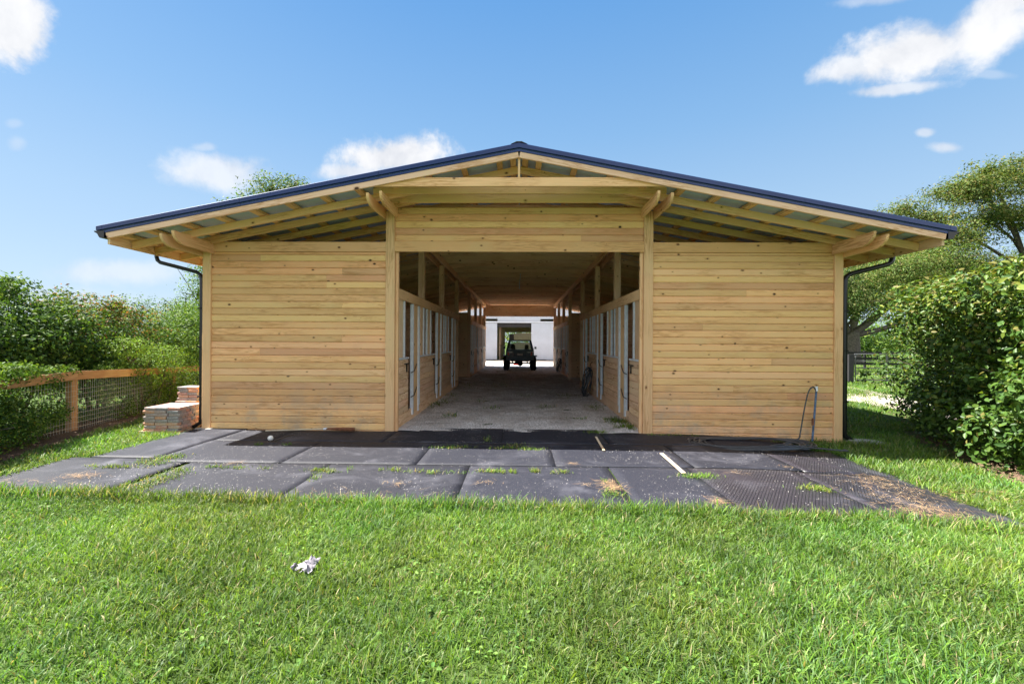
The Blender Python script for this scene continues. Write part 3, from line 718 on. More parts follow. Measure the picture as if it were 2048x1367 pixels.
# hose coils hanging on the right stalls
def hung(x, y, zt, h, lab, n=9):
    P = []
    for k in range(n*8):
        a = 2*math.pi*k/8; j = k//8
        P.append((x-.13-.012*(j % 3)+.02*math.sin(k)-.11*math.cos(a+.3*j), y+(.17+.02*math.sin(j*2.1))*math.cos(a), zt-h/2+(h/2-.03+.035*math.sin(j*1.7))*math.sin(a)))
    m = MB(); m.tube(smooth_path(P, 4), .011, 5); o = m.obj('hung_hose', 'black_rubber_hose', None, smooth=True); tag(o, lab, 'hose')
hung(XC+X2i-.05, 13.0, .88, .86, 'black hose coil hanging on the second stall front of the right side')
hung(XC+X2i-.05, 22.3, .80, .7, 'small dark hose coil hanging far down the right side of the aisle')
m = MB(); m.tube([(XC+X2i-.03, 13.0, 1.05), (XC+X2i-.09, 12.98, .98), (XC+X2i-.06, 13.02, .84)], .008, 5); o = m.obj('hose_hook', 'rust', None); tag(o, 'rusty hook that carries the hanging hose coil', 'hook')
# splash block
x, y = XC+6.05, D+.02
m = MB(); m.prism([(x-.22, gz(x, y)), (x+.34, gz(x, y)-.02), (x+.34, gz(x, y)+.02), (x-.22, gz(x, y)+.05)], 'y', y-.12, y+.12)
o = m.obj('splash_block', 'concrete_block', None); tag(o, 'grey concrete splash block under the right downspout', 'splash block')
# crumpled paper in the lawn: folded sheets
_l = gp(612, 1126, .05); LX, LY = _l.x, _l.y
t = empty('litter', (LX, LY, .0), 'crumpled white paper rag lying in the front lawn', 'litter')
for (dx, dy, dz, sx_, sy_) in ((0, 0, .03, .046, .034), (.035, -.045, .03, .032, .028), (.02, .06, .03, .034, .016), (-.08, -.01, .02, .012, .026)):
    n = 7; V = []; ang = random.uniform(0, 3)
    for j in range(n):
        for i in range(n):
            u, v = (i/(n-1)-.5)*2, (j/(n-1)-.5)*2; r_ = 1+.25*math.sin(7*u+ang)+.2*math.cos(6*v)
            V.append((dx+sx_*u*r_+random.gauss(0, .005), dy+sy_*v*r_+random.gauss(0, .005), dz+.028*(1-u*u)*(1-v*v*.5)+random.gauss(0, .010)))
    F = [(j*n+i, j*n+i+1, (j+1)*n+i+1, (j+1)*n+i) for j in range(n-1) for i in range(n-1)]
    o = bpy.data.objects.new('paper_fold', mesh_np('paper_fold', V, np.array(F), 'paper')); place(o, Matrix.Translation((LX, LY, .004)), t)

# ------------------------------------------------------------------ black off-road car parked at the far end of the aisle
JY = 24.35; JX = XC+.03
car = empty('parked_car', (JX, JY, 0), 'black boxy off-road car on big tyres parked at the far end of the aisle', 'car')
CM = Matrix.Translation((JX, JY, 0))
hw = .79
m = MB(); m.prism([(-hw, .78), (-hw+.03, .72), (hw-.03, .72), (hw, .78), (hw, 1.10), (hw-.02, 1.20), (-hw+.02, 1.20), (-hw, 1.10)], 'y', .05, 4.1)
body = m.obj('body', 'car_black', car, CM)
m = MB()                                     # open cabin shell: roof, pillars, glass gaps
def tri(px0, px1, y0, y1): pass
zt, zw = 1.70, 1.20
for s in (-1, 1):
    for (ya, yb, yta, ytb) in ((.05, .17, .16, .27), (1.25, 1.33, 1.2, 1.28), (2.35, 2.43, 2.0, 2.1)):
        a, b = hw-.02, hw-.15
        xs_ = [s*a, s*(a-.10), s*b, s*(b-.08)]
        vs = [(s*a, ya, zw), (s*(a-.09), ya, zw), (s*(a-.09), yb, zw), (s*a, yb, zw), (s*b, yta, zt), (s*(b-.08), yta, zt), (s*(b-.08), ytb, zt), (s*b, ytb, zt)]
        m.add(vs, [(0, 1, 2, 3), (4, 5, 6, 7), (0, 1, 5, 4), (1, 2, 6, 5), (2, 3, 7, 6), (3, 0, 4, 7)])
m.prism([(-hw+.15, zt-.01), (-hw+.22, zt+.04), (hw-.22, zt+.04), (hw-.15, zt-.01)], 'y', .14, 2.15)
m.obj('roof', 'car_black', car, CM)
m = MB(); a, b = hw-.11, hw-.23
m.add([(-a, .10, zw), (a, .10, zw), (b, .20, zt-.01), (-b, .20, zt-.01)], [(0, 1, 2, 3)]); m.obj('rear_window', 'glass', car, CM)
m = MB(); m.add([(-a, 2.40, zw), (a, 2.40, zw), (b, 2.06, zt-.01), (-b, 2.06, zt-.01)], [(0, 1, 2, 3)]); m.obj('windscreen', 'glass', car, CM)
m = MB(); m.prism([(-hw+.04, .9), (hw-.04, .9), (hw-.04, 1.12), (-hw+.04, 1.12)], 'y', 2.4, 4.0); m.obj('bonnet', 'car_black', car, CM)
m = MB(); m.prism([(-.30, .80), (.30, .80), (.30, 1.18), (-.30, 1.18)], 'y', .022, .05); tg = m.obj('tailgate', 'car_black', car, CM)
m = MB(); m.box(-.16, .16, .008, .020, .86, .98); m.obj('number_plate', 'plate_white', tg, CM)
for s in (-1, 1):
    m = MB(); m.box(*sorted((s*.36, s*.74)), .02, .05, .82, 1.10); lt = m.obj('tail_light', 'tail_panel', car, CM)
    m = MB(); m.box(*sorted((s*.42, s*.60)), .008, .018, 1.01, 1.09); m.obj('lens', 'lens_white', lt, CM)
    m = MB(); m.box(*sorted((s*.60, s*.70)), .008, .018, .86, 1.06); m.obj('lens', 'lens_red', lt, CM)
    m = MB(); m.prism([(s*.26, 1.15), (s*.52, 1.15), (s*.50, 1.42), (s*.46, 1.48), (s*.32, 1.48), (s*.28, 1.42)], 'y', 1.15, 1.27); m.obj('seat', 'car_interior', car, CM)
    m = MB(); m.tube([(s*.80, 2.0, 1.22), (s*.93, 2.0, 1.24)], .012, 6); m.box(*sorted((s*.88, s*1.0)), 1.97, 2.03, 1.20, 1.34); m.obj('mirror', 'car_black', car, CM)
    for yy in (.55, 3.25):
        m = MB(); m.lathe([(.20, -.15), (.34, -.16), (.39, -.13), (.40, -.04), (.40, .04), (.39, .13), (.34, .16), (.20, .15)], (s*.77, yy, .415), 'x', 22)
        for k in range(22):
            a = 2*math.pi*k/22
            for e in (-.10, .04):
                Mx = Matrix.Translation((s*.77, yy, .415)) @ Matrix.Rotation(a, 4, 'X'); m.box(e-.02, e+.06, -.035, .025, .395, .415, Mx)
        wh = m.obj('wheel', 'tyre_rubber', car, CM)
        m = MB(); m.lathe([(.001, .05), (.10, .06), (.19, .02), (.205, -.10), (.205, .10)], (s*.77, yy, .415), 'x', 16); m.obj('rim', 'galvanised', wh, CM)
    m = MB(); m.tube([(s*.42, .55, .42), (s*.44, .60, .80)], .035, 8); m.obj('spring', 'galvanised', car, CM)
    m = MB(); m.prism([(s*.62, .80), (s*.97, .80), (s*.97, .86), (s*.62, .90)], 'y', .1, 1.0); m.obj('fender', 'car_black', car, CM)
m = MB(); m.prism([(-.76, .60), (.76, .60), (.79, .64), (.79, .78), (-.79, .78), (-.79, .64)], 'y', -.08, .05); m.obj('bumper', 'car_black', car, CM)
m = MB(); m.tube([(-.72, .55, .41), (.72, .55, .41)], .045, 10); m.lathe([(.001, -.14), (.10, -.10), (.16, 0), (.10, .10), (.001, .14)], (0.02, .55, .40), 'y', 12); m.obj('rear_axle', 'black_iron', car, CM)
m = MB(); m.box(-.52, .52, .12, 3.6, .52, .72); m.obj('chassis', 'black_iron', car, CM)
m = MB(); m.box(-.28, -.10, .12, .30, .40, .56); m.obj('fuel_tank', 'black_iron', car, CM)
# red drums and low stuff seen under the car
m = MB(); m.prism([(-.45, 0), (.1, 0), (.1, .16), (-.45, .12)], 'y', 30.0, 30.3); o = m.obj('red_tarp', 'lens_red', None); tag(o, 'low red bundle on the ground seen under the parked car', 'bundle')

# ------------------------------------------------------------------ white barn beyond
WY = 37.6
wb = empty('white_barn', (0, WY, 0), 'white painted barn with open sliding doors seen through the aisle', 'barn')
def wpn(name, x0, x1, z0, z1, y0=WY, t=.08, mat='white_siding', lines=.30, par=None):
    m = MB(); z = z0
    while z < z1-.005:
        zt_ = min(z+lines, z1); m.box(x0, x1, y0, y0+t, z+.006, zt_-.006); m.box(x0, x1, y0+.015, y0+t-.01, z-.006, z+.006); z = zt_
    return m.obj(name, mat, par or wb)
wpn('wall', -9, -2.30, 0, 3.0); wpn('wall', 2.3, 9, 0, 3.0)
wpn('gable_wall', -9, 9, 3.62, 3.9, WY); wpn('loft_door', -1.95, 1.75, 3.42, 4.6, WY-.05, .05, lines=1.2)
m = MB(); m.prism([(-9, 3.9), (9, 3.9), (0, 6.1)], 'y', WY, WY+.08); m.obj('gable_wall', 'white_siding', wb)
m = MB(); m.box(-9, 9, WY-.09, WY+.0, 3.27, 3.40); m.obj('door_track', 'white_paint', wb)
wpn('sliding_door', -3.3, -1.98, .12, 3.25, WY-.06, .05); wpn('sliding_door', .98, 3.3, .12, 3.25, WY-.06, .05)
m = MB(); m.box(-2.3, 2.3, WY+.1, WY+.5, 2.9, 3.27); m.obj('lintel', 'dark_fence', wb)
m = MB(); m.box(-9, 9, WY, WY+.3, 0, .06); m.obj('threshold', 'concrete_block', wb)
for s in (-1, 1):
    m = MB(); m.prism([(0, 6.15), (s*9.8, 3.75), (s*9.8, 3.85), (0, 6.28)], 'y', WY-.6, WY+14); m.obj('roof', 'galvanised', wb)
    m = MB(); m.box(*sorted((s*1.75, s*1.83)), WY+.6, WY+13, 0, 1.3)
    for k in range(16): yy = WY+.8+k*.8; m.box(*sorted((s*1.75, s*1.83)), yy, yy+.12, 1.3, 3.0)
    m.obj('stall_row', 'grey_wood', wb)
m = MB(); m.box(-9, -1.75, WY+13.2, WY+13.3, 0, 5.5); m.box(1.75, 9, WY+13.2, WY+13.3, 0, 5.5); m.box(-1.75, 1.75, WY+13.2, WY+13.3, 2.75, 5.5); m.obj('rear_wall', 'grey_wood', wb)
m = MB(); m.box(-9, 9, WY+.1, WY+13.2, 3.3, 3.4); m.obj('ceiling', 'grey_wood', wb)
tr = empty('covered_trailer', (.9, 54, 0), 'beige covered trailer standing behind the white barn', 'trailer')
m = MB(); m.prism([(-.75, .7), (1.9, .7), (1.9, 2.55), (1.4, 2.75), (-.2, 2.75), (-.75, 2.6)], 'y', 54, 58); m.obj('box', 'beige_canvas', tr)
m = MB(); m.box(-1.35, -.75, 54.2, 57.5, .7, 2.6); m.obj('front_panel', 'dark_fence', tr)
for s in (-1, 1):
    m = MB(); m.lathe([(.001, -.1), (.35, -.1), (.38, 0), (.35, .1), (.001, .1)], (.6+s*1.1, 55.5, .38), 'x', 14); m.obj('wheel', 'tyre_rubber', tr)
# ------------------------------------------------------------------ leaves, grass, shrubs, trees
def unit(v): return v/np.maximum(1e-9, np.linalg.norm(v, axis=-1, keepdims=True))
def blades(name, P, L, W, tints, lean=.45, mat='blade', parent=None, flat=0.0, head=None):
    """one bent tapering blade of grass per point"""
    n = len(P); a = rng.uniform(0, 2*np.pi, n) if head is None else head
    le = np.clip(rng.normal(lean, .22, n), .03, 1.25)
    d = np.stack([np.cos(a), np.sin(a)], 1); tw = rng.uniform(-.9, .9, n)+a+np.pi/2; wv = np.stack([np.cos(tw), np.sin(tw)], 1)
    V = np.zeros((n, 7, 3), np.float32); hs = [0, .38, .75, 1.0]
    for i, t in enumerate(hs):
        out = L*le*t**1.6; up = L*np.sqrt(np.maximum(.05, 1-(le*t**.9)**2*.85))*t*(1-flat)
        c = P.copy(); c[:, 0] += d[:, 0]*out; c[:, 1] += d[:, 1]*out; c[:, 2] += up
        ww = W*(1, .95, .6, 0)[i]
        if i < 3:
            for s, k in ((-1, 2*i), (1, 2*i+1)):
                V[:, k] = c; V[:, k, 0] += s*wv[:, 0]*ww/2; V[:, k, 1] += s*wv[:, 1]*ww/2
        else: V[:, 6] = c
    b = (np.arange(n)*7)[:, None]
    Q = np.concatenate([b+np.array([[0, 1, 3, 2]]), b+np.array([[2, 3, 5, 4]])]); T = b+np.array([[4, 5, 6]])
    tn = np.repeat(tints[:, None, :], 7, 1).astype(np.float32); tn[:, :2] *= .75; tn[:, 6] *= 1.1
    o = bpy.data.objects.new(name, mesh_np(name, V.reshape(-1, 3), [Q, T], mat, tint=tn.reshape(-1, 3)))
    place(o, Matrix.Identity(4), parent); return o
def vnoise(x, y, sc, seed=0):                # smooth value noise
    r = np.random.default_rng(seed).random((64, 64)); X, Y = x/sc+31.3, y/sc+17.7
    xi, yi = np.floor(X).astype(int), np.floor(Y).astype(int); fx, fy = X-xi, Y-yi; fx = fx*fx*(3-2*fx); fy = fy*fy*(3-2*fy)
    A = r[yi % 64, xi % 64]; B = r[yi % 64, (xi+1) % 64]; C = r[(yi+1) % 64, xi % 64]; E = r[(yi+1) % 64, (xi+1) % 64]
    return (A*(1-fx)+B*fx)*(1-fy)+(C*(1-fx)+E*fx)*fy
def rc(n, x, y, z, sx_, sy_, sz_, r0, r1):
    return [(x+random.uniform(-sx_, sx_), y+random.uniform(-sy_, sy_), z+random.uniform(-sz_, sz_))+tuple(random.uniform(r0, r1) for _ in range(3)) for _ in range(n)]
HC = [(8.8, 8.6, .75, 1.45, 1.5, .95), (8.5, 8.2, 1.75, 1.25, 1.5, .85), (8.95, 8.6, 2.25, 1.2, 1.5, .62), (8.7, 7.2, .8, 1.55, 1.4, .95), (8.4, 6.9, 1.8, 1.25, 1.3, .85), (8.9, 7.0, 2.35, 1.2, 1.4, .62),
      (8.4, 5.8, .8, 1.35, 1.2, .9), (8.4, 5.8, 1.8, 1.25, 1.2, .85), (8.8, 5.6, 2.35, 1.2, 1.2, .62), (9.3, 10, .9, 1.5, 1.4, 1.0), (9.4, 9.9, 2.0, 1.3, 1.3, .8)]
HC += [(7.25, 7.9, .9, .45, .5, .3), (7.2, 7.5, 1.6, .35, .4, .3), (7.45, 8.0, 2.4, .4, .5, .35), (7.5, 6.6, 2.55, .45, .5, .3), (7.25, 6.2, .45, .45, .5, .35), (7.1, 5.6, 1.0, .45, .5, .4), (7.9, 6.2, 2.75, .5, .6, .28), (8.0, 7.8, 2.75, .5, .6, .28), (7.3, 6.8, 1.2, .4, .5, .3)]
HC = [(a-.5+.95*max(0, min(1, (b-6.0)/2.2)), b, c_, d1*.95, d2, d3) for (a, b, c_, d1, d2, d3) in HC]
HC += [(6.9, 6.3, .35, .6, .8, .5), (7.25, 7.3, .45, .55, .7, .55), (7.9, 8.3, .4, .6, .7, .5), (6.75, 5.5, .4, .5, .6, .5), (8.35, 8.7, 2.15, .9, .7, .7), (8.5, 8.2, 2.55, .8, .8, .45), (8.1, 7.6, 2.35, .8, .7, .5), (8.6, 9.4, 2.5, .8, .8, .5)]
RECTS = [(-5.86, 5.86, D-.05, 40), (-6.6, -5.7, 7.3, 8.75)]
def lawn_ok(x, y):
    ok = np.ones(len(x), bool)
    for (x0, x1, y0, y1) in RECTS: ok &= ~((x > x0) & (x < x1) & (y > y0) & (y < y1))
    edge = .10*vnoise(x, y, .35, 3)
    for m_ in MR:
        x0, x1, y0, y1 = m_[:4]; front = y0 < 4.6
        yy0 = (FR(x)-.02+.13*vnoise(x, y*0, .5, 5)+.08*vnoise(x, y, .12, 6)) if front else y0-.02
        lft = x0 < -5.6; rgt = x1 > 4.8
        ok &= ~((x > x0+(edge if lft else -.02)) & (x < x1-(edge*1.6 if rgt else -.02)) & (y > yy0) & (y < y1+.03))
    (p0, p1), (q0, q1) = DRV                                        # keep the drive clear
    for (e0, e1, sg) in ((p0, p1, 1), (q0, q1, -1)): pass
    far = p0[1]+(p1[1]-p0[1])*(x-p0[0])/(p1[0]-p0[0]); near = q0[1]+(q1[1]-q0[1])*(x-q0[0])/(q1[0]-q0[0])
    ok &= ~((x > 5) & (y < far) & (y > near))
    fx = -7.2-(y-5.2)*.30                                            # mulch along the left fence
    ok &= ~((np.abs(x-fx-.15) < .33+.15*vnoise(x, y, .4, 9)) & (y > 4.4) & (y < 11))
    for (a, b, c_, d1, d2, d3) in HC:
        if c_ < 1.3: ok &= ~(((x-a)/d1)**2+((y-b)/d2)**2 < .72)
    return ok
GREEN = np.array([(.105, .205, .016), (.14, .25, .022), (.07, .155, .016), (.17, .27, .035), (.11, .22, .028), (.22, .28, .10), (.08, .17, .05), (.12, .20, .07)])*np.array([.97, 1.0, 1.08])
DRY = np.array([(.34, .29, .15), (.42, .36, .20), (.26, .20, .10)])
def gtint(n, x, y, dry=.028):
    t = GREEN[rng.integers(0, len(GREEN), n)]*rng.uniform(.6, 1.2, (n, 1))
    p = (.55*vnoise(x, y, 1.1, 21)+.45*vnoise(x, y, .28, 27))[:, None]; t = t*(.58+.85*p); t[:, 0] *= (.86+.35*vnoise(x, y, .6, 22))
    k = rng.random(n) < dry*(.5+1.4*vnoise(x, y, .8, 23)); t[k] = DRY[rng.integers(0, 3, k.sum())]*rng.uniform(.7, 1.2, (k.sum(), 1)); return t
def scatter(n, x0, x1, y0, y1): return rng.uniform(x0, x1, n), rng.uniform(y0, y1, n)
PX, PY, PL, PW, LN = [], [], [], [], []
def zone(n, x0, x1, y0, y1, l, w_, cond=None, lean=.5, mg=.5):
    x, y = scatter(n, x0, x1, y0, y1); k = lawn_ok(x, y) & (np.abs(x) < 1.24*np.maximum(y, .5)+mg)
    if cond is not None: k &= cond(x, y)
    c_ = vnoise(x, y, .16, 33); k &= rng.random(n) < .45+.9*c_      # clumps
    x, y = x[k], y[k]; hh = .55+.7*vnoise(x, y, .5, 34)+.35*vnoise(x, y, .13, 35)
    PX.append(x); PY.append(y); PL.append(l*hh*rng.uniform(.6, 1.3, len(x))); PW.append(w_*rng.uniform(.55, 1.4, len(x)))
zone(240000, -6.4, 6.4, 1.55, 4.8, .066, .0052, lean=.6)
zone(34000, -6.4, 6.4, 1.55, 4.8, .060, .0095)                        # broad blades
zone(110000, -9.5, 9.5, -.4, 4.8, .066, .0085, cond=lambda x, y: (np.abs(x) > 1.24*np.maximum(y, .5)+.5) | (y < 1.55), mg=4.5)
zone(26000, -13, -6, 3.6, 9, .07, .012, cond=lambda x, y: (x < -7.6-(y-5.2)*.3) | (np.abs(x) > 1.24*y+.5), mg=3)
zone(16000, 6, 13, 3.6, 9, .08, .012, cond=lambda x, y: np.abs(x) > 1.24*y+.5, mg=4)
zone(45000, -9.5, -5.3, 3.6, 8.8, .075, .008)
zone(60000, 4.5, 10, 3.6, 9.5, .085, .009)
zone(12000, -9.5, -5.8, 8.8, 14, .08, .012)
zone(60000, 5.8, 22, 9.0, 19, .08, .018)
zone(36000, 14, 50, 17, 45, .11, .045)
zone(9000, -30, -9, 9, 40, .11, .05)
x = np.concatenate(PX); y = np.concatenate(PY)
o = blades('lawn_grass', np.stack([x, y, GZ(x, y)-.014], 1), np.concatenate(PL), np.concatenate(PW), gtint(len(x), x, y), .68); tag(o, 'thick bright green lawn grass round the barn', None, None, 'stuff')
# taller fringe of grass leaning over the mat edge
x = rng.uniform(-5.8, 4.9, 6500); y = FR(x)-.05+.13*vnoise(x, x*0, .5, 5)+rng.normal(0, .06, len(x))
o = blades('mat_edge_grass', np.stack([x, y, GZ(x, y)*1.0-.005], 1), rng.uniform(.07, .15, len(x)), rng.uniform(.004, .009, len(x)), gtint(len(x), x, y, .12), .55); tag(o, 'longer grass leaning over the front edge of the mats', None, None, 'stuff')
# weeds growing in the seams
WX, WY_ = [], []
def tuft(px, py, n, sx_, sy_=.03, z=.03):
    p = gp(px, py, z); WX.append(p.x+rng.normal(0, sx_, n)); WY_.append(p.y+rng.normal(0, sy_, n))
for a in ((975, 877, 60, .03, .12), (880, 893, 50, .12), (900, 894, 60, .10), (925, 892, 70, .12), (1010, 894, 90, .13), (1040, 893, 80, .13), (1065, 897, 90, .10), (1030, 888, 40, .1), (518, 887, 25, .03), (574, 887, 30, .03),
          (1190, 863, 110, .09, .06), (1205, 862, 60, .07, .05), (1238, 843, 190, .11, .12), (1225, 838, 80, .09, .10), (1262, 856, 60, .04, .08), (1250, 852, 110, .10, .06), (870, 808, 110, .16, .35), (885, 800, 110, .20, .4), (905, 790, 60, .15, .3), (960, 800, 50, .2, .2), (985, 815, 45, .1, .1), (1090, 812, 50, .15, .2), (1130, 790, 60, .2, .4), (1190, 812, 90, .12, .3), (1000, 770, 60, .3, .5), (930, 770, 60, .3, .5), (1050, 790, 40, .2, .3), (900, 830, 60, .1, .1), (1160, 835, 30, .1, .05),
          (320, 918, 220, .12, .12), (345, 912, 120, .1, .06), (300, 925, 120, .14, .05), (240, 932, 110, .2), (215, 933, 60, .2), (335, 950, 200, .12, .12), (360, 938, 120, .08, .06), (300, 962, 220, .10, .12), (270, 972, 180, .10, .08), (430, 931, 60, .07), (468, 933, 60, .09), (530, 934, 30, .05),
          (640, 938, 110, .08), (655, 941, 90, .1, .04), (628, 955, 40, .03, .05), (700, 936, 20, .02), (760, 938, 15, .02), (785, 937, 60, .05), (830, 940, 50, .1), (870, 943, 60, .08), (920, 943, 20, .08), (970, 940, 60, .05), (995, 941, 120, .07), (1025, 941, 50, .03), (1070, 940, 90, .03), (1105, 942, 20, .02), (1125, 942, 70, .05),
          (1212, 960, 30, .02), (1222, 985, 150, .05, .07), (1395, 951, 180, .11, .04), (1410, 949, 90, .08, .03), (1630, 973, 120, .10, .04), (1648, 975, 80, .05, .04), (1618, 968, 40, .07)): tuft(*a)
for px in list(range(1305, 1400, 12))+list(range(1480, 1620, 40)): tuft(px, 868+(px-1305)*.014, rng.integers(4, 30), .05, .02)
for px in range(1560, 1680, 16): tuft(px, 875, 60, .1, .04)
x = np.concatenate(WX); y = np.concatenate(WY_)
ins = (y > D+.1); z = np.where(ins, 0, np.where(x > 2, GZ(x, y), GZ(x, y)*.6))+np.where(ins, gravz(x, y)-.006-.6*0, .014)
o = blades('seam_weeds', np.stack([x, y, z], 1), rng.uniform(.02, .065, len(x))*np.where(ins, 1.9, 1), rng.uniform(.004, .009, len(x))*np.where(ins, 1.7, 1), gtint(len(x), x, y, .10)*np.array([1.15, 1.1, 1]), .8); tag(o, 'weeds and grass tufts sprouting between the mats and in the aisle', None, None, 'stuff')
# straw
SX, SY = [], []
for (px, py, n, a, b) in ((1560, 945, 0, .1, .1), (1770, 960, 170, .22, .12), (1800, 985, 160, .22, .14), (1845, 1010, 240, .22, .12), (1880, 1018, 160, .25, .08), (1740, 945, 90, .2, .08), (1215, 965, 70, .05, .06), (1228, 975, 130, .06, .06), (1435, 1003, 80, .05, .06), (1145, 927, 25, .04, .02), (470, 925, 25, .05, .03), (160, 952, 110, .10, .05), (60, 965, 50, .25, .05), (795, 967, 25, .06, .03), (970, 965, 25, .08, .03), (1180, 968, 22, .06, .02), (1575, 930, 16, .05, .02), (1470, 945, 20, .08, .03), (700, 990, 60, .4, .1), (1950, 975, 150, .4, .12), (2000, 965, 80, .25, .05)):
    p = gp(px, py, .03); SX.append(p.x+rng.normal(0, a, n)); SY.append(p.y+rng.normal(0, b, n))
for k in range(70):
    n = int(rng.integers(10, 90)); yc = D+.5+rng.random()**1.3*11; xc_ = rng.uniform(-1.9, 1.9); SX.append(rng.normal(xc_, .13+.02*yc/2, n)); SY.append(rng.normal(yc, .12, n))
x = np.concatenate(SX); y = np.concatenate(SY); n = len(x); z = np.where(y > D+.1, gravz(x, y)+.006, np.where(x > 2, GZ(x, y), .6*GZ(x, y))+.035)
o = blades('loose_straw', np.stack([x, y, z], 1), rng.uniform(.03, .14, n), rng.uniform(.0018, .004, n)*np.where(y > D+.1, 2.6, 1), np.array([(.46, .30, .16), (.52, .38, .22), (.36, .22, .12), (.10, .075, .05), (.16, .12, .08)])[np.where(y > D+.1, rng.integers(1, 5, n), rng.integers(0, 3, n))], 1.1, 'straw', flat=.93); tag(o, 'dry straw strewn on the mats and the aisle floor', None, None, 'stuff')
# grit on the mats and pebbles on the gravel
def grit(name, X, Y, Z, S, mat, lab):
    n = len(X); base = np.array([(1, 0, 0), (-.5, .86, 0), (-.5, -.86, 0), (0, 0, 1.1)]); th = rng.uniform(0, 6.28, n)
    c_, s_ = np.cos(th), np.sin(th); V = np.zeros((n, 4, 3)); sc = rng.uniform(.6, 1.4, (n, 4))
    for k in range(4):
        bx2, by2, bz2 = base[k]; V[:, k, 0] = X+S*(bx2*c_-by2*s_)*sc[:, k]; V[:, k, 1] = Y+S*(bx2*s_+by2*c_)*sc[:, k]; V[:, k, 2] = Z+S*bz2*sc[:, k]
    b = (np.arange(n)*4)[:, None]; F = np.concatenate([b+np.array([t]) for t in ((0, 1, 3), (1, 2, 3), (2, 0, 3))])
    o = bpy.data.objects.new(name, mesh_np(name, V.reshape(-1, 3), F, mat)); place(o, Matrix.Identity(4)); tag(o, lab, None, None, 'stuff')
n = 9000; x = rng.uniform(-4.9, 4.5, n); y = rng.uniform(4.35, 7.7, n); k = rng.random(n) < .12+1.6*np.clip(vnoise(x, y, .45, 41)-.42, 0, 1)+.35*((x < -2.5) & (y < 5.6)); x, y = x[k], y[k]
grit('mat_grit', x, y, np.where(x > 2, GZ(x, y), .6*GZ(x, y))+.030, rng.uniform(.0015, .0045, len(x)), 'pebble', 'white grit scattered over the black mats')
n = 30000; x = rng.uniform(-2.1, 2.1, n); y = D+.1+rng.random(n)**1.6*14
grit('gravel_pebbles', x, y, gravz(x, y)-.002, rng.uniform(.005, .016, n)*(1+.04*(y-D)), 'pebble', 'loose pebbles on the aisle floor')
# mulch bed along the left fence
y = np.arange(4.4, 11.1, .25); fx = -7.05-(y-5.2)*.30; V = []; 
for i in range(len(y)):
    for k in range(6):
        u = k/5*2-1; V.append((fx[i]+u*.5, y[i], gz(fx[i], y[i])-.03+.05*(1-u*u)+.012*math.sin(i*2.1+k*3)))
F = [(i*6+k, i*6+k+1, i*6+k+7, i*6+k+6) for i in range(len(y)-1) for k in range(5)]
o = bpy.data.objects.new('mulch_bed', mesh_np('mulch_bed', V, np.array(F), 'mulch_soil', smooth=True)); place(o, Matrix.Identity(4)); tag(o, 'brown mulch bed along the left fence', kind='structure')
n = 7000; yy = rng.uniform(4.4, 11, n); xx = -7.05-(yy-5.2)*.30+rng.normal(0, .25, n)
grit('bark_mulch', xx, yy, GZ(xx, yy)+.0, rng.uniform(.006, .022, n), 'bark_chip', 'brown bark chips under the left fence')
n = 5000; th = rng.uniform(0, 6.28, n); lo_ = np.array([h_ for h_ in HC if h_[2] < 1.3]); kk_ = rng.integers(0, len(lo_), n); rr_ = np.sqrt(rng.random(n)); xx = lo_[kk_, 0]+lo_[kk_, 3]*rr_*np.cos(th); yy = lo_[kk_, 1]+lo_[kk_, 4]*rr_*np.sin(th)
grit('leaf_litter', xx, yy, GZ(xx, yy)-.02, rng.uniform(.008, .028, n), 'bark_chip', 'brown leaf litter under the right hedge')

def leaves(name, P, N, size, tint, mat='leaf', parent=None, ratio=.42, droop=.2, M=None, hexa=True):
    """folded leaves at P, facing roughly N"""
    n = len(P); N = unit(N+rng.normal(0, .55, (n, 3))); A = unit(np.cross(N, rng.normal(0, 1, (n, 3)))); A[:, 2] -= droop; A = unit(A-N*np.sum(A*N, 1, keepdims=True)); B = np.cross(N, A)
    s = size*rng.uniform(.65, 1.25, n); s = s[:, None]; w_ = s*ratio
    if hexa:
        pts = [P, P+A*s*.28+B*w_*.46+N*w_*.16, P+A*s*.66+B*w_*.42+N*w_*.12, P+A*s-N*s*.10, P+A*s*.66-B*w_*.42+N*w_*.12, P+A*s*.28-B*w_*.46+N*w_*.16]
        V = np.stack(pts, 1); b = (np.arange(n)*6)[:, None]; F = np.concatenate([b+np.array([[0, 1, 2, 3]]), b+np.array([[0, 3, 4, 5]])]); k = 6
    else:
        pts = [P, P+A*s*.5+B*w_*.5+N*w_*.15, P+A*s, P+A*s*.5-B*w_*.5+N*w_*.15]
        V = np.stack(pts, 1); b = (np.arange(n)*4)[:, None]; F = np.concatenate([b+np.array([[0, 1, 2]]), b+np.array([[0, 2, 3]])]); k = 4
    tn = np.repeat(tint[:, None, :], k, 1).reshape(-1, 3)
    o = bpy.data.objects.new(name, mesh_np(name, V.reshape(-1, 3), F, mat, tint=tn)); place(o, M or Matrix.Identity(4), parent); return o
def pal(n, cols, var=.25):
    c_ = np.array(cols)[rng.integers(0, len(cols), n)]; return c_*rng.uniform(1-var, 1+var, (n, 1))
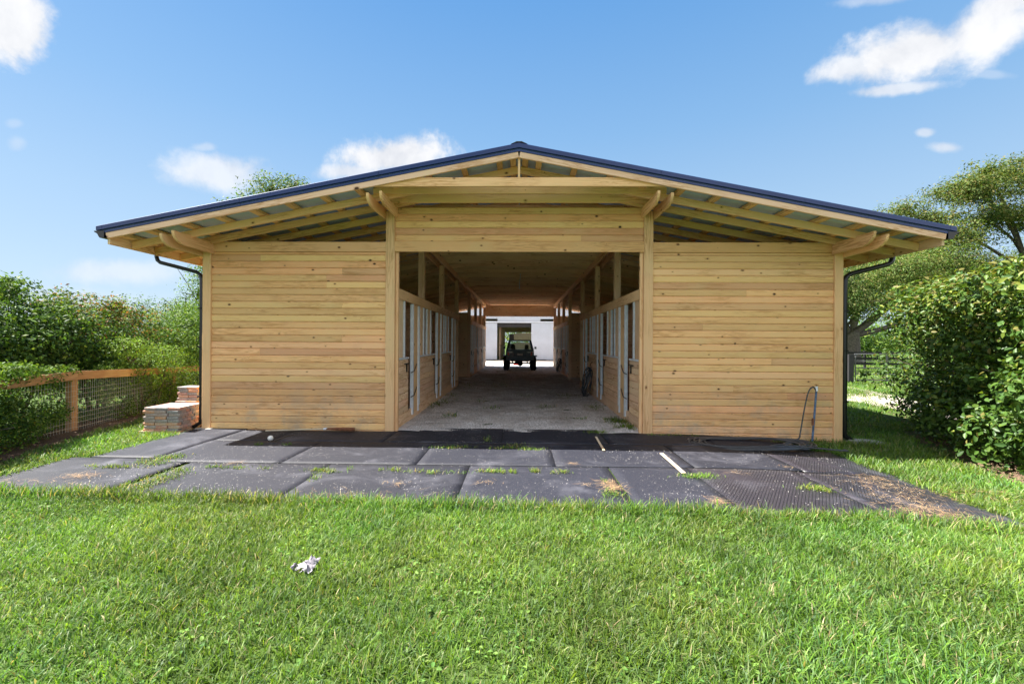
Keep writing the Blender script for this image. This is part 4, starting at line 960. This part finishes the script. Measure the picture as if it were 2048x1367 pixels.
def clump_pts(clumps, n, shell=.45, flatb=True):
    """points spread through ellipsoid clumps, denser near their skins"""
    wts = np.array([c_[3]*c_[4]*c_[5] for c_ in clumps])**.72; wts /= wts.sum(); k = rng.choice(len(clumps), n, p=wts); C = np.array(clumps)[k]
    d = unit(rng.normal(0, 1, (n, 3))); r = 1-shell*rng.random(n)**1.5; bumpy = 1+.22*np.sin(d[:, 0]*7+k)*np.sin(d[:, 1]*6+k*2)*1.0+.15*np.sin(d[:, 2]*11+k)
    P = C[:, :3]+d*C[:, 3:6]*(r*bumpy)[:, None]; return P, unit(d/C[:, 3:6])
def shrub(name, base, clumps, n, lsize, cols, label, cat='shrub', group=None, mat='leaf', stems=6, hexa=False, topcols=None, droop=.2, ratio=.45, shell=.5, bark='bark'):
    t = empty(name, base, label, cat, group)
    P, N = clump_pts(clumps, n, shell); k = P[:, 2] > .03+GZ(P[:, 0], P[:, 1]); P, N = P[k], N[k]; tint = pal(len(P), cols)
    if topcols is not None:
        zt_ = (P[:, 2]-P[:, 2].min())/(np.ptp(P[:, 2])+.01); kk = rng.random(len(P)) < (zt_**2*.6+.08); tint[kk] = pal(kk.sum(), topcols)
    N = unit(N+np.array([0, 0, .6])); leaves('foliage', P, N, lsize, tint, mat, t, ratio, droop, None, hexa)
    m = MB(); b = Vector(base)
    order = sorted(clumps, key=lambda c_: -c_[3]*c_[5])[:stems]
    for c_ in order:
        e = Vector(c_[:3]); s0 = b+Vector((random.uniform(-.1, .1), random.uniform(-.1, .1), -.05)); s0 = Vector((s0.x*.6+e.x*.4, s0.y*.6+e.y*.4, b.z-.05)) if name != 'tree' else s0
        mid = (s0+e)/2+Vector((random.uniform(-.2, .2), random.uniform(-.2, .2), .1)); q_ = e+Vector((random.uniform(-.5, .5)*c_[3], random.uniform(-.5, .5)*c_[4], .6*c_[5]))
        m.tube(smooth_path([s0, mid, e, q_], 4), [max(.006, .035*(1-i/13)) for i in range(13)], 6)
        for j in range(5):
            q2 = e+Vector((random.uniform(-.9, .9)*c_[3], random.uniform(-.9, .9)*c_[4], random.uniform(-.3, .9)*c_[5])); m.tube([mid.lerp(e, .5), (mid+q2)/2+Vector((0, 0, .08)), q2], [.014, .009, .004], 5)
    m.obj('stem', bark, t); return t
def tree(base, h, clumps, n, lsize, cols, label, group=None, nb=99, tw=7, trunk_r=.25, topcols=None, fork=None, bark='bark', mat='leaf', shell=.75, ratio=.45, lean=(0, 0)):
    t = empty('tree', base, label, 'tree', group); b = Vector(base)
    P, N = clump_pts(clumps, n, shell); tint = pal(len(P), cols)
    if topcols is not None: kk = rng.random(len(P)) < .3; tint[kk] = pal(kk.sum(), topcols)
    leaves('crown', P, unit(N+np.array([0, 0, .7])), lsize, tint, mat, t, ratio, .2, None, False)
    fk = fork or h*.35; top = b+Vector((lean[0], lean[1], fk)); m = MB()
    pts = smooth_path([b+Vector((0, 0, -.1)), b+Vector((lean[0]*.3, 0, fk*.4)), top], 4); m.tube(pts, [trunk_r*(1.35-.5*min(1, i/3)) if i < 3 else trunk_r*(1-.25*i/8) for i in range(len(pts))], 10)
    m.obj('trunk', bark, t, smooth=True); m = MB()
    for c_ in clumps[:nb]:
        e = Vector(c_[:3]); r0 = trunk_r*.30; v = e-top; q_ = e+Vector((v.x*.12, v.y*.12, .5*c_[5])); mid = top+v*.5+Vector((random.uniform(-.1, .1)*v.length, random.uniform(-.1, .1)*v.length, -.06*v.length))
        pp_ = smooth_path([top-Vector((0, 0, fk*.15)), mid, e, q_], 4); m.tube(pp_, [r0*(1-i/len(pp_))+.02 for i in range(len(pp_))], 7)
        for j in range(tw):
            q2 = e+Vector((random.uniform(-.95, .95)*c_[3], random.uniform(-.95, .95)*c_[4], random.uniform(-.6, .95)*c_[5])); a_ = mid.lerp(e, random.uniform(.2, 1))
            m.tube([a_, (a_+q2)/2+Vector((0, 0, .1)), q2], [.05*r0/.1*.35+.012, .018, .006], 4)
    m.obj('branches', bark, t, smooth=True); return t
# ------------------------------------------------------------------ right hedge with large leaves
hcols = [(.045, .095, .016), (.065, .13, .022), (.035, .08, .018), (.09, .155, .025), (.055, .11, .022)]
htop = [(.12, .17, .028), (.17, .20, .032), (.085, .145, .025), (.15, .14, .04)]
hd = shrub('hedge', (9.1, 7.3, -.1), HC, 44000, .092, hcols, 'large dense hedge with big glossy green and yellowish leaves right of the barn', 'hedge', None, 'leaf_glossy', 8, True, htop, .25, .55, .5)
# the largest leaves facing the camera, each a part
LV = {}
P, N = clump_pts(HC, 9000, .06); dm = unit(np.array([0, 0, 1.6])-P); k = (np.sum(N*dm, 1) > .25) & (P[:, 0] < 9.2) & (P[:, 2] > .1) & (P[:, 1] < 9.3)
P, N = P[k], N[k]; d_ = np.linalg.norm(P-np.array([0, 0, 1.6]), axis=1); idx = np.argsort(d_+rng.uniform(0, 3.0, len(P)))[:300]
for c_i, col in enumerate([(.055, .12, .022), (.08, .15, .025), (.15, .19, .035), (.045, .095, .024)]):
    s, r_ = .115, .55; w_ = s*r_
    V = [(0, 0, 0), (s*.15, w_*.3, .004), (s*.42, w_*.5, .008), (s*.75, w_*.32, .002), (s, 0, -.018), (s*.75, -w_*.32, .002), (s*.42, -w_*.5, .008), (s*.15, -w_*.3, .004), (s*.42, 0, -.004)]
    F = np.array([(0, 1, 2, 8), (8, 2, 3, 4), (0, 8, 6, 7), (8, 4, 5, 6)])
    LV[c_i] = mesh_np('leaf', V, F, 'leaf_glossy', tint=np.array([col]*9))
for i in idx:
    n = Vector(N[i])+Vector((random.gauss(0, .45), random.gauss(0, .45), .6+random.gauss(0, .4))); n.normalize(); a = n.cross(Vector((random.gauss(0, 1), random.gauss(0, 1), random.gauss(0, 1)))).normalized(); b = n.cross(a); s = random.uniform(.75, 1.25)
    M = Matrix((a*s, b*s, n*s)).transposed().to_4x4(); M.translation = Vector(P[i])
    place(bpy.data.objects.new('leaf', LV[2 if (P[i][2] > 1.9 and random.random() < .55) else random.choice((0, 0, 1, 1, 3))]), M, hd)
# broad leaved weeds low in the turf
n = 9000; x = rng.uniform(-6, 6, n); y = rng.uniform(1.6, 4.6, n); k = lawn_ok(x, y) & (vnoise(x, y, .33, 61)+.4*vnoise(x, y, .1, 62) > .86) & (np.abs(x) < 1.3*y+.3); x, y = x[k], y[k]; n = len(x)
wd = leaves('clover_weeds', np.stack([x, y, GZ(x, y)+rng.uniform(.008, .035, n)], 1), np.tile([0., 0., 2.2], (n, 1)), .030, pal(n, [(.075, .17, .035), (.11, .21, .045), (.15, .25, .05)]), 'leaf', None, .62, .1)
tag(wd, 'low patches of broad leaved clover weeds in the front lawn', None, None, 'stuff')
# ------------------------------------------------------------------ left fence: posts, rail, welded wire
_a, _b = gp(143, 866), gp(345, 812)
fpts = [(-6.75, 3.6), (-7.45, 5.7), (_a.x, _a.y), (_b.x, _b.y), (-9.9, 14.6)]
fn = empty('garden_fence', (-8.0, 7.9, 0), 'orange brown timber rail fence with welded wire mesh left of the barn', 'fence')
FH = [.94, .96, 1.0, .88, .80]
for i, (x, y) in enumerate(fpts):
    z = gz(x, y); beam('post', fn, x-.055, x+.055, y-.055, y+.055, z-.1, z+FH[i]-.03, 'fence_wood', .006)
    if i < len(fpts)-1:
        x2, y2 = fpts[i+1]; z2 = gz(x2, y2)
        dv = Vector((x2-x, y2-y, 0)).normalized(); nv = Vector((dv.y, -dv.x, 0))*.075
        plank('rail', fn, Vector((x, y, z+FH[i]-.03))+nv, Vector((x2, y2, z2+FH[i+1]-.03))+nv, .15, .038, 'fence_wood')
        m = MB(); L_ = (Vector((x2, y2, 0))-Vector((x, y, 0))).length; k = 0; off = nv*.9
        while k*.055 < L_:
            p = Vector((x, y, 0))+dv*(k*.055)+off; hh = FH[i]+(FH[i+1]-FH[i])*(k*.055/L_)-.04; m.tube([(p.x, p.y, .0), (p.x, p.y, hh)], .0026, 3, False); k += 1
        for j in range(10):
            zz = .02+j*.09*min(FH[i], FH[i+1])*1.03; a = Vector((x, y, zz))+off; b = Vector((x2, y2, zz))+off; m.tube([a, b], .0026, 3, False)
        m.obj('wire_panel', 'wire', fn)
dk = [(.034, .075, .018), (.048, .10, .022), (.026, .062, .018), (.066, .13, .028)]
br_ = [(.085, .165, .024), (.12, .21, .03), (.065, .13, .024), (.155, .22, .04)]
ol = [(.105, .14, .045), (.14, .17, .055), (.085, .115, .04), (.18, .18, .07)]
shrub('shrub', (-9.3, 7.2, 0), [(-9.2, 6.9, 1.55, 1.1, 1.2, .8), (-9.9, 8.0, 1.9, 1.2, 1.3, .85), (-8.9, 7.9, 1.6, .8, .9, .7), (-9.7, 6.2, 1.9, 1.1, 1.1, .8), (-8.6, 6.9, 1.25, .55, .6, .35), (-9.1, 8.6, 1.5, .8, .9, .8), (-8.8, 6.0, 1.5, .8, .9, .6), (-9.9, 6.6, .6, .6, 1.0, .6), (-9.5, 7.6, .7, .5, .6, .6), (-9.3, 5.4, 1.0, .7, .9, .9)]+rc(16, -9.5, 7.0, 2.35, .9, 1.3, .35, .16, .38)+rc(7, -8.7, 7.2, 1.6, .3, 1.1, .4, .2, .35),
      42000, .082, dk, 'large dark green shrub rising behind the left end of the wire fence', group='shrubs behind the garden fence', topcols=br_, droop=.3)
shrub('shrub', (-9.8, 9.9, 0), [(-9.7, 9.7, 1.4, 1.0, 1.0, .9), (-10.2, 10.8, 1.8, 1.1, 1.2, .8), (-9.5, 9.0, 1.7, .7, .7, .6), (-10.6, 9.6, 1.2, .9, 1.0, .9), (-9.4, 10.6, .9, .7, .8, .7), (-9.8, 9.6, 2.2, .6, .7, .45), (-9.6, 9.6, .6, .6, .8, .5)]+rc(10, -9.8, 10.0, 2.3, .6, 1.0, .3, .14, .32),
      30000, .075, dk+br_[:1], 'mid green shrub with reddish tips behind the middle of the fence', group='shrubs behind the garden fence', topcols=[(.17, .22, .05), (.26, .13, .06)], droop=.3)
shrub('shrub', (-9.5, 12.0, 0), [(-9.4, 11.7, 1.3, .8, .8, .7), (-9.8, 12.6, 1.7, .9, 1.0, .8), (-10.2, 13.4, 2.0, 1.0, 1.1, .8), (-9.2, 12.6, .8, .7, .9, .6), (-9.1, 13.6, 1.5, .8, .9, .9)],
      24000, .07, br_+dk[:1], 'bright green leafy shrub over the far fence post beside the brick stacks', group='shrubs behind the garden fence', topcols=br_)
shrub('shrub', (-8.1, 9.2, 0), [(-8.15, 9.3, .95, .5, .7, .42), (-8.25, 9.9, 1.25, .42, .5, .3), (-8.1, 8.9, 1.45, .4, .45, .25), (-8.35, 10.3, .6, .5, .7, .5)],
      9000, .05, br_, 'feathery light green bush spilling over the fence rail', group='shrubs behind the garden fence', topcols=[(.17, .27, .05)])
shrub('ground_shrub', (-7.2, 5.6, 0), [(-7.3, 5.9, .25, .4, .5, .3), (-7.0, 5.2, .3, .45, .5, .35), (-7.5, 6.4, .22, .32, .4, .24), (-7.3, 5.4, .65, .35, .45, .4)],
      7000, .042, dk+br_[:2], 'low leafy shrub with small yellow leaves at the left fence foot', topcols=[(.28, .26, .05), (.12, .20, .03)])
shrub('ground_shrub', (-8.1, 9.2, 0), [(-8.0, 8.6, .2, .25, .4, .26), (-8.2, 9.4, .28, .3, .5, .33), (-8.45, 10.3, .32, .32, .6, .36), (-8.6, 11.2, .35, .35, .6, .4)],
      8000, .040, dk+br_[:2], 'row of low green groundcover between the fence and the brick stacks', topcols=br_)
shrub('vine', (-7.6, 6.4, .9), [(-7.55, 6.3, 1.12, .28, .45, .16), (-7.25, 5.2, 1.0, .35, .5, .22), (-7.15, 4.9, .55, .25, .5, .4), (-7.7, 6.9, .95, .2, .3, .2), (-7.3, 5.8, .75, .22, .4, .3), (-7.75, 7.2, 1.08, .16, .3, .1), (-7.05, 5.3, 1.05, .2, .4, .15), (-7.3, 6.2, .5, .2, .35, .35), (-7.55, 6.9, .45, .16, .25, .2)],
      13000, .055, dk+br_, 'leafy vine tumbling over the near left stretch of the fence rail', cat='vine', group=None, topcols=br_, stems=1)
shrub('vine', (-8.5, 9.6, .9), [(-8.25, 8.7, 1.06, .2, .35, .15), (-8.45, 9.7, .8, .2, .5, .35), (-8.75, 10.9, 1.0, .28, .6, .35), (-8.15, 8.35, .6, .14, .3, .3), (-8.3, 9.2, .55, .18, .4, .3), (-8.6, 10.3, .5, .2, .5, .35), (-8.0, 8.2, 1.02, .12, .25, .1), (-8.35, 9.6, 1.12, .15, .3, .1)],
      9000, .05, br_+dk[:1], 'light green creeper hanging through the mesh in the middle of the fence', cat='vine', group=None, topcols=br_, stems=1)
tree((-13.0, 17.5, 0), 4.4, [(-13.0, 17.5, 3.5, .8, .9, 1.2), (-13.3, 17.8, 2.4, 1.1, 1.1, 1.0), (-12.8, 17.4, 4.5, .5, .6, .9), (-13.1, 17.5, 1.4, 1.2, 1.2, .9)], 9000, .09, br_, 'narrow light green tree beside the left corner of the barn', trunk_r=.1, shell=.9)
tree((-10.8, 14.3, 0), 3, [(-10.9, 14.0, 2.2, .9, .9, .7), (-11.7, 14.8, 2.5, .9, 1.0, .7), (-12.4, 13.6, 2.3, 1.0, 1.0, .8), (-10.6, 14.8, 1.3, 1.0, 1.0, .9), (-12.0, 13.4, 1.2, 1.1, 1.1, .9)], 12000, .075, dk+br_, 'small bushy tree behind the far end of the garden fence', trunk_r=.09)
for i, (x, y, zt_, r_, lab) in enumerate(((-22, 22, 2.7, 2.4, 'broad green bush in the distance at the left edge'), (-19, 24, 2.6, 2.2, 'round dark bush in the distance behind the left fence'), (-25, 20, 2.8, 2.3, 'far bush at the left edge showing over the fence shrubs'))):
    shrub('shrub', (x, y, 0), [(x, y, zt_*.5, r_, r_*.8, zt_*.5), (x+1.2, y+.6, zt_*.6, r_*.6, r_*.6, zt_*.4)], 5000, .16, dk+br_, lab, group='distant bushes on the left')
# bare twigs above the left shrub
t = empty('dead_branch', (-9.6, 6.9, 2), 'bare grey twigs sticking out above the left shrub', 'branch'); m = MB()
random.seed(11)
def twig(p, d, L_, r_, lv):
    q_ = p+d*L_; m.tube([p, (p+q_)/2+Vector((random.uniform(-.04, .04), 0, random.uniform(-.03, .03))), q_], [r_, r_*.8, r_*.6], 4)
    if lv:
        for _ in range(3): twig(p.lerp(q_, random.uniform(.4, 1)), (d+Vector((random.uniform(-.7, .7), random.uniform(-.4, .4), random.uniform(-.3, .6)))).normalized(), L_*.6, r_*.55, lv-1)
twig(Vector((-9.75, 7.0, 2.1)), Vector((.15, .1, 1)).normalized(), .55, .016, 4); twig(Vector((-9.1, 6.6, 1.6)), Vector((.9, -.1, .4)).normalized(), .6, .014, 2); m.obj('twigs', 'bark_grey', t)
# tree behind the roof on the left
cl = [(-17.3, 30, 12.0, 1.7, 1.7, 1.3), (-18.8, 30.5, 11.3, 1.5, 1.5, 1.1), (-16.0, 30.4, 12.4, 1.3, 1.3, .9), (-15.2, 29.5, 11.3, 1.2, 1.3, 1.0), (-17.5, 29.5, 10.2, 2.6, 2.2, 1.3), (-20.0, 30, 10.6, 1.1, 1.2, .8)]
tree((-17.2, 30, 0), 12.5, cl, 9000, .19, ol+dk, 'tree crown showing above the left half of the barn roof', trunk_r=.28, topcols=br_, fork=6.5, shell=.95)
# right background
tree((27.4, 36.5, 0), 11, [(25.0, 36, 8.2, 3.0, 3, 2.1), (29, 36, 9.4, 3.4, 3, 2.2), (33.5, 37, 7.5, 3.2, 3, 2.0), (24.0, 36, 5.4, 2.0, 2.4, 1.3), (27.0, 35, 6.1, 2.0, 2, 1.2), (35.5, 37, 5.6, 2.0, 2, 1.2), (31, 35, 6.5, 1.8, 1.8, 1.0), (27.6, 35.5, 5.2, 1.6, 1.6, .9), (25.2, 35.4, 4.4, 1.5, 1.6, .9), (30.5, 35.4, 5.3, 1.5, 1.6, .8)],
     34000, .26, dk+ol[:1], 'old oak with thick grey forked trunk behind the black board fence', trunk_r=.72, fork=2.6, bark='bark_grey')
olg = [(.070, .115, .030), (.09, .14, .034), (.055, .095, .026), (.12, .15, .045)]
cl = []
_r = random.Random(5)
for k in range(92):                        # loose umbrella of small clumps with holes between them
    x = _r.uniform(17.9, 28.5); hi = 7.3+3.4*min(1, max(0, (x-17.9)/6.0))**.7; z = hi-_r.random()**1.3*3.6
    r_ = _r.uniform(.55, 1.1); cl.append((x, 22+_r.uniform(-1.6, 1.6), z, r_*1.35, r_*1.3, r_*.62))
tree((25.6, 22.3, 0), 11, cl, 72000, .128, olg, 'tall open tree with olive leaves and arching branches at the right edge', nb=11, trunk_r=.20, topcols=[(.15, .18, .05), (.19, .17, .06)], fork=6.0, shell=1.0)
tree((18.6, 20.0, 0), 6, [(17.3, 20, 5.0, 1.5, 1.4, .9), (19.2, 20.2, 5.4, 1.5, 1.4, .9), (20.9, 20.3, 4.9, 1.4, 1.3, .9), (18.2, 19.6, 3.9, 1.9, 1.6, .9), (20.2, 19.8, 3.7, 1.7, 1.5, .9), (21.9, 20.4, 4.1, 1.1, 1.2, 1.1)],
     40000, .095, olg+br_[:1], 'rounded tree with fine olive yellow leaves behind the hedge', trunk_r=.16, topcols=[(.13, .17, .04), (.17, .16, .05)], fork=2.0, shell=.9)
tree((18.3, 25.5, 0), 6, [(17.6, 25.5, 4.9, 1.9, 1.8, 1.0), (20.2, 25.8, 5.7, 1.9, 1.8, 1.1), (22.5, 26, 5.2, 1.7, 1.7, 1.1), (19.0, 25, 3.8, 2.0, 1.8, 1.0)], 26000, .12, ol+dk, 'soft grey green tree between the oak and the hedge', trunk_r=.18, fork=2.2)
tree((24.0, 24.5, 0), 6, [(22.6, 24.5, 5.2, 1.8, 1.6, 1.2), (24.8, 24.6, 5.8, 1.8, 1.6, 1.2), (27.0, 24.8, 5.4, 1.8, 1.6, 1.2), (23.6, 24, 3.9, 2.0, 1.6, 1.0), (26.2, 24.2, 4.0, 2.0, 1.6, 1.0), (28.6, 24.6, 6.6, 1.3, 1.4, 1.2)],
     26000, .12, olg+dk[:2], 'full green tree low behind the right end of the hedge', trunk_r=.16, topcols=[(.15, .18, .04)], fork=2.4, nb=5)
for i, (x, y, h_, lab) in enumerate(((33, 46, 4.2, 'dark tree line bush left of the oak trunk'), (40, 48, 4.6, 'bright bush behind the oak, right of its trunk'), (47, 50, 5, 'far bush at the right behind the metal gate'), (26, 60, 6, 'distant bush showing through the gap beside the downspout'))):
    shrub('shrub', (x, y, 0), [(x, y, h_*.5, 4, 3, h_*.5), (x+2.4, y, h_*.45, 2.6, 2.4, h_*.45), (x-2.2, y, h_*.4, 2.6, 2.4, h_*.42)], 6000, .30, br_ if i % 2 else dk+br_, lab, group='bushes beyond the paddock')
shrub('shrub', (0, 62, 0), [(-3, 62, 3.4, 4, 2, 2.8), (1, 63, 4.2, 4, 2, 3.0), (4.5, 62, 3, 3, 2, 3)], 7000, .28, br_+[(.30, .34, .06)], 'sunlit bright foliage seen through the white barn', group=None)
# black board fence and tubular gate
bf = empty('board_fence', (24, 28.5, 0), 'black board paddock fence in front of the old oak', 'fence')
for k in range(9):
    x = 17.5+k*2.4; beam('post', bf, x-.06, x+.06, 28.5, 28.6, -.1, 1.18, 'dark_fence')
    if k < 8:
        for zz in (.28, .62, .98): beam('board', bf, x, x+2.396, 28.46, 28.496, zz, zz+.14, 'dark_fence', .003)
gt = empty('metal_gate', (14.7, 19.2, 0), 'dark tubular metal gate with five bars beside the drive', 'gate')
GM = Matrix.Translation((14.6, 19.2, gz(14.6, 19))) @ Matrix.Rotation(-.12, 4, 'Z')
m = MB(); m.box(-.30, -.10, -.08, .08, -.1, 1.22); m.obj('post', 'dark_fence', gt, GM)
m = MB(); m.tube(smooth_path([(0, 0, .08), (0, 0, 1.1), (.06, 0, 1.2), (.16, 0, 1.24), (2.8, 0, 1.24), (2.92, 0, 1.2), (2.95, 0, 1.1), (2.95, 0, .08)], 4), .024, 8); m.obj('frame', 'tube_grey', gt, GM, smooth=True)
for zz in (.12, .38, .64, .94):
    m = MB(); m.tube([(0, 0, zz), (2.95, 0, zz)], .022, 8); m.obj('bar', 'tube_grey', gt, GM, smooth=True)
m = MB(); m.box(1.2, 1.27, -.02, .02, .08, 1.24); m.obj('brace', 'tube_grey', gt, GM)
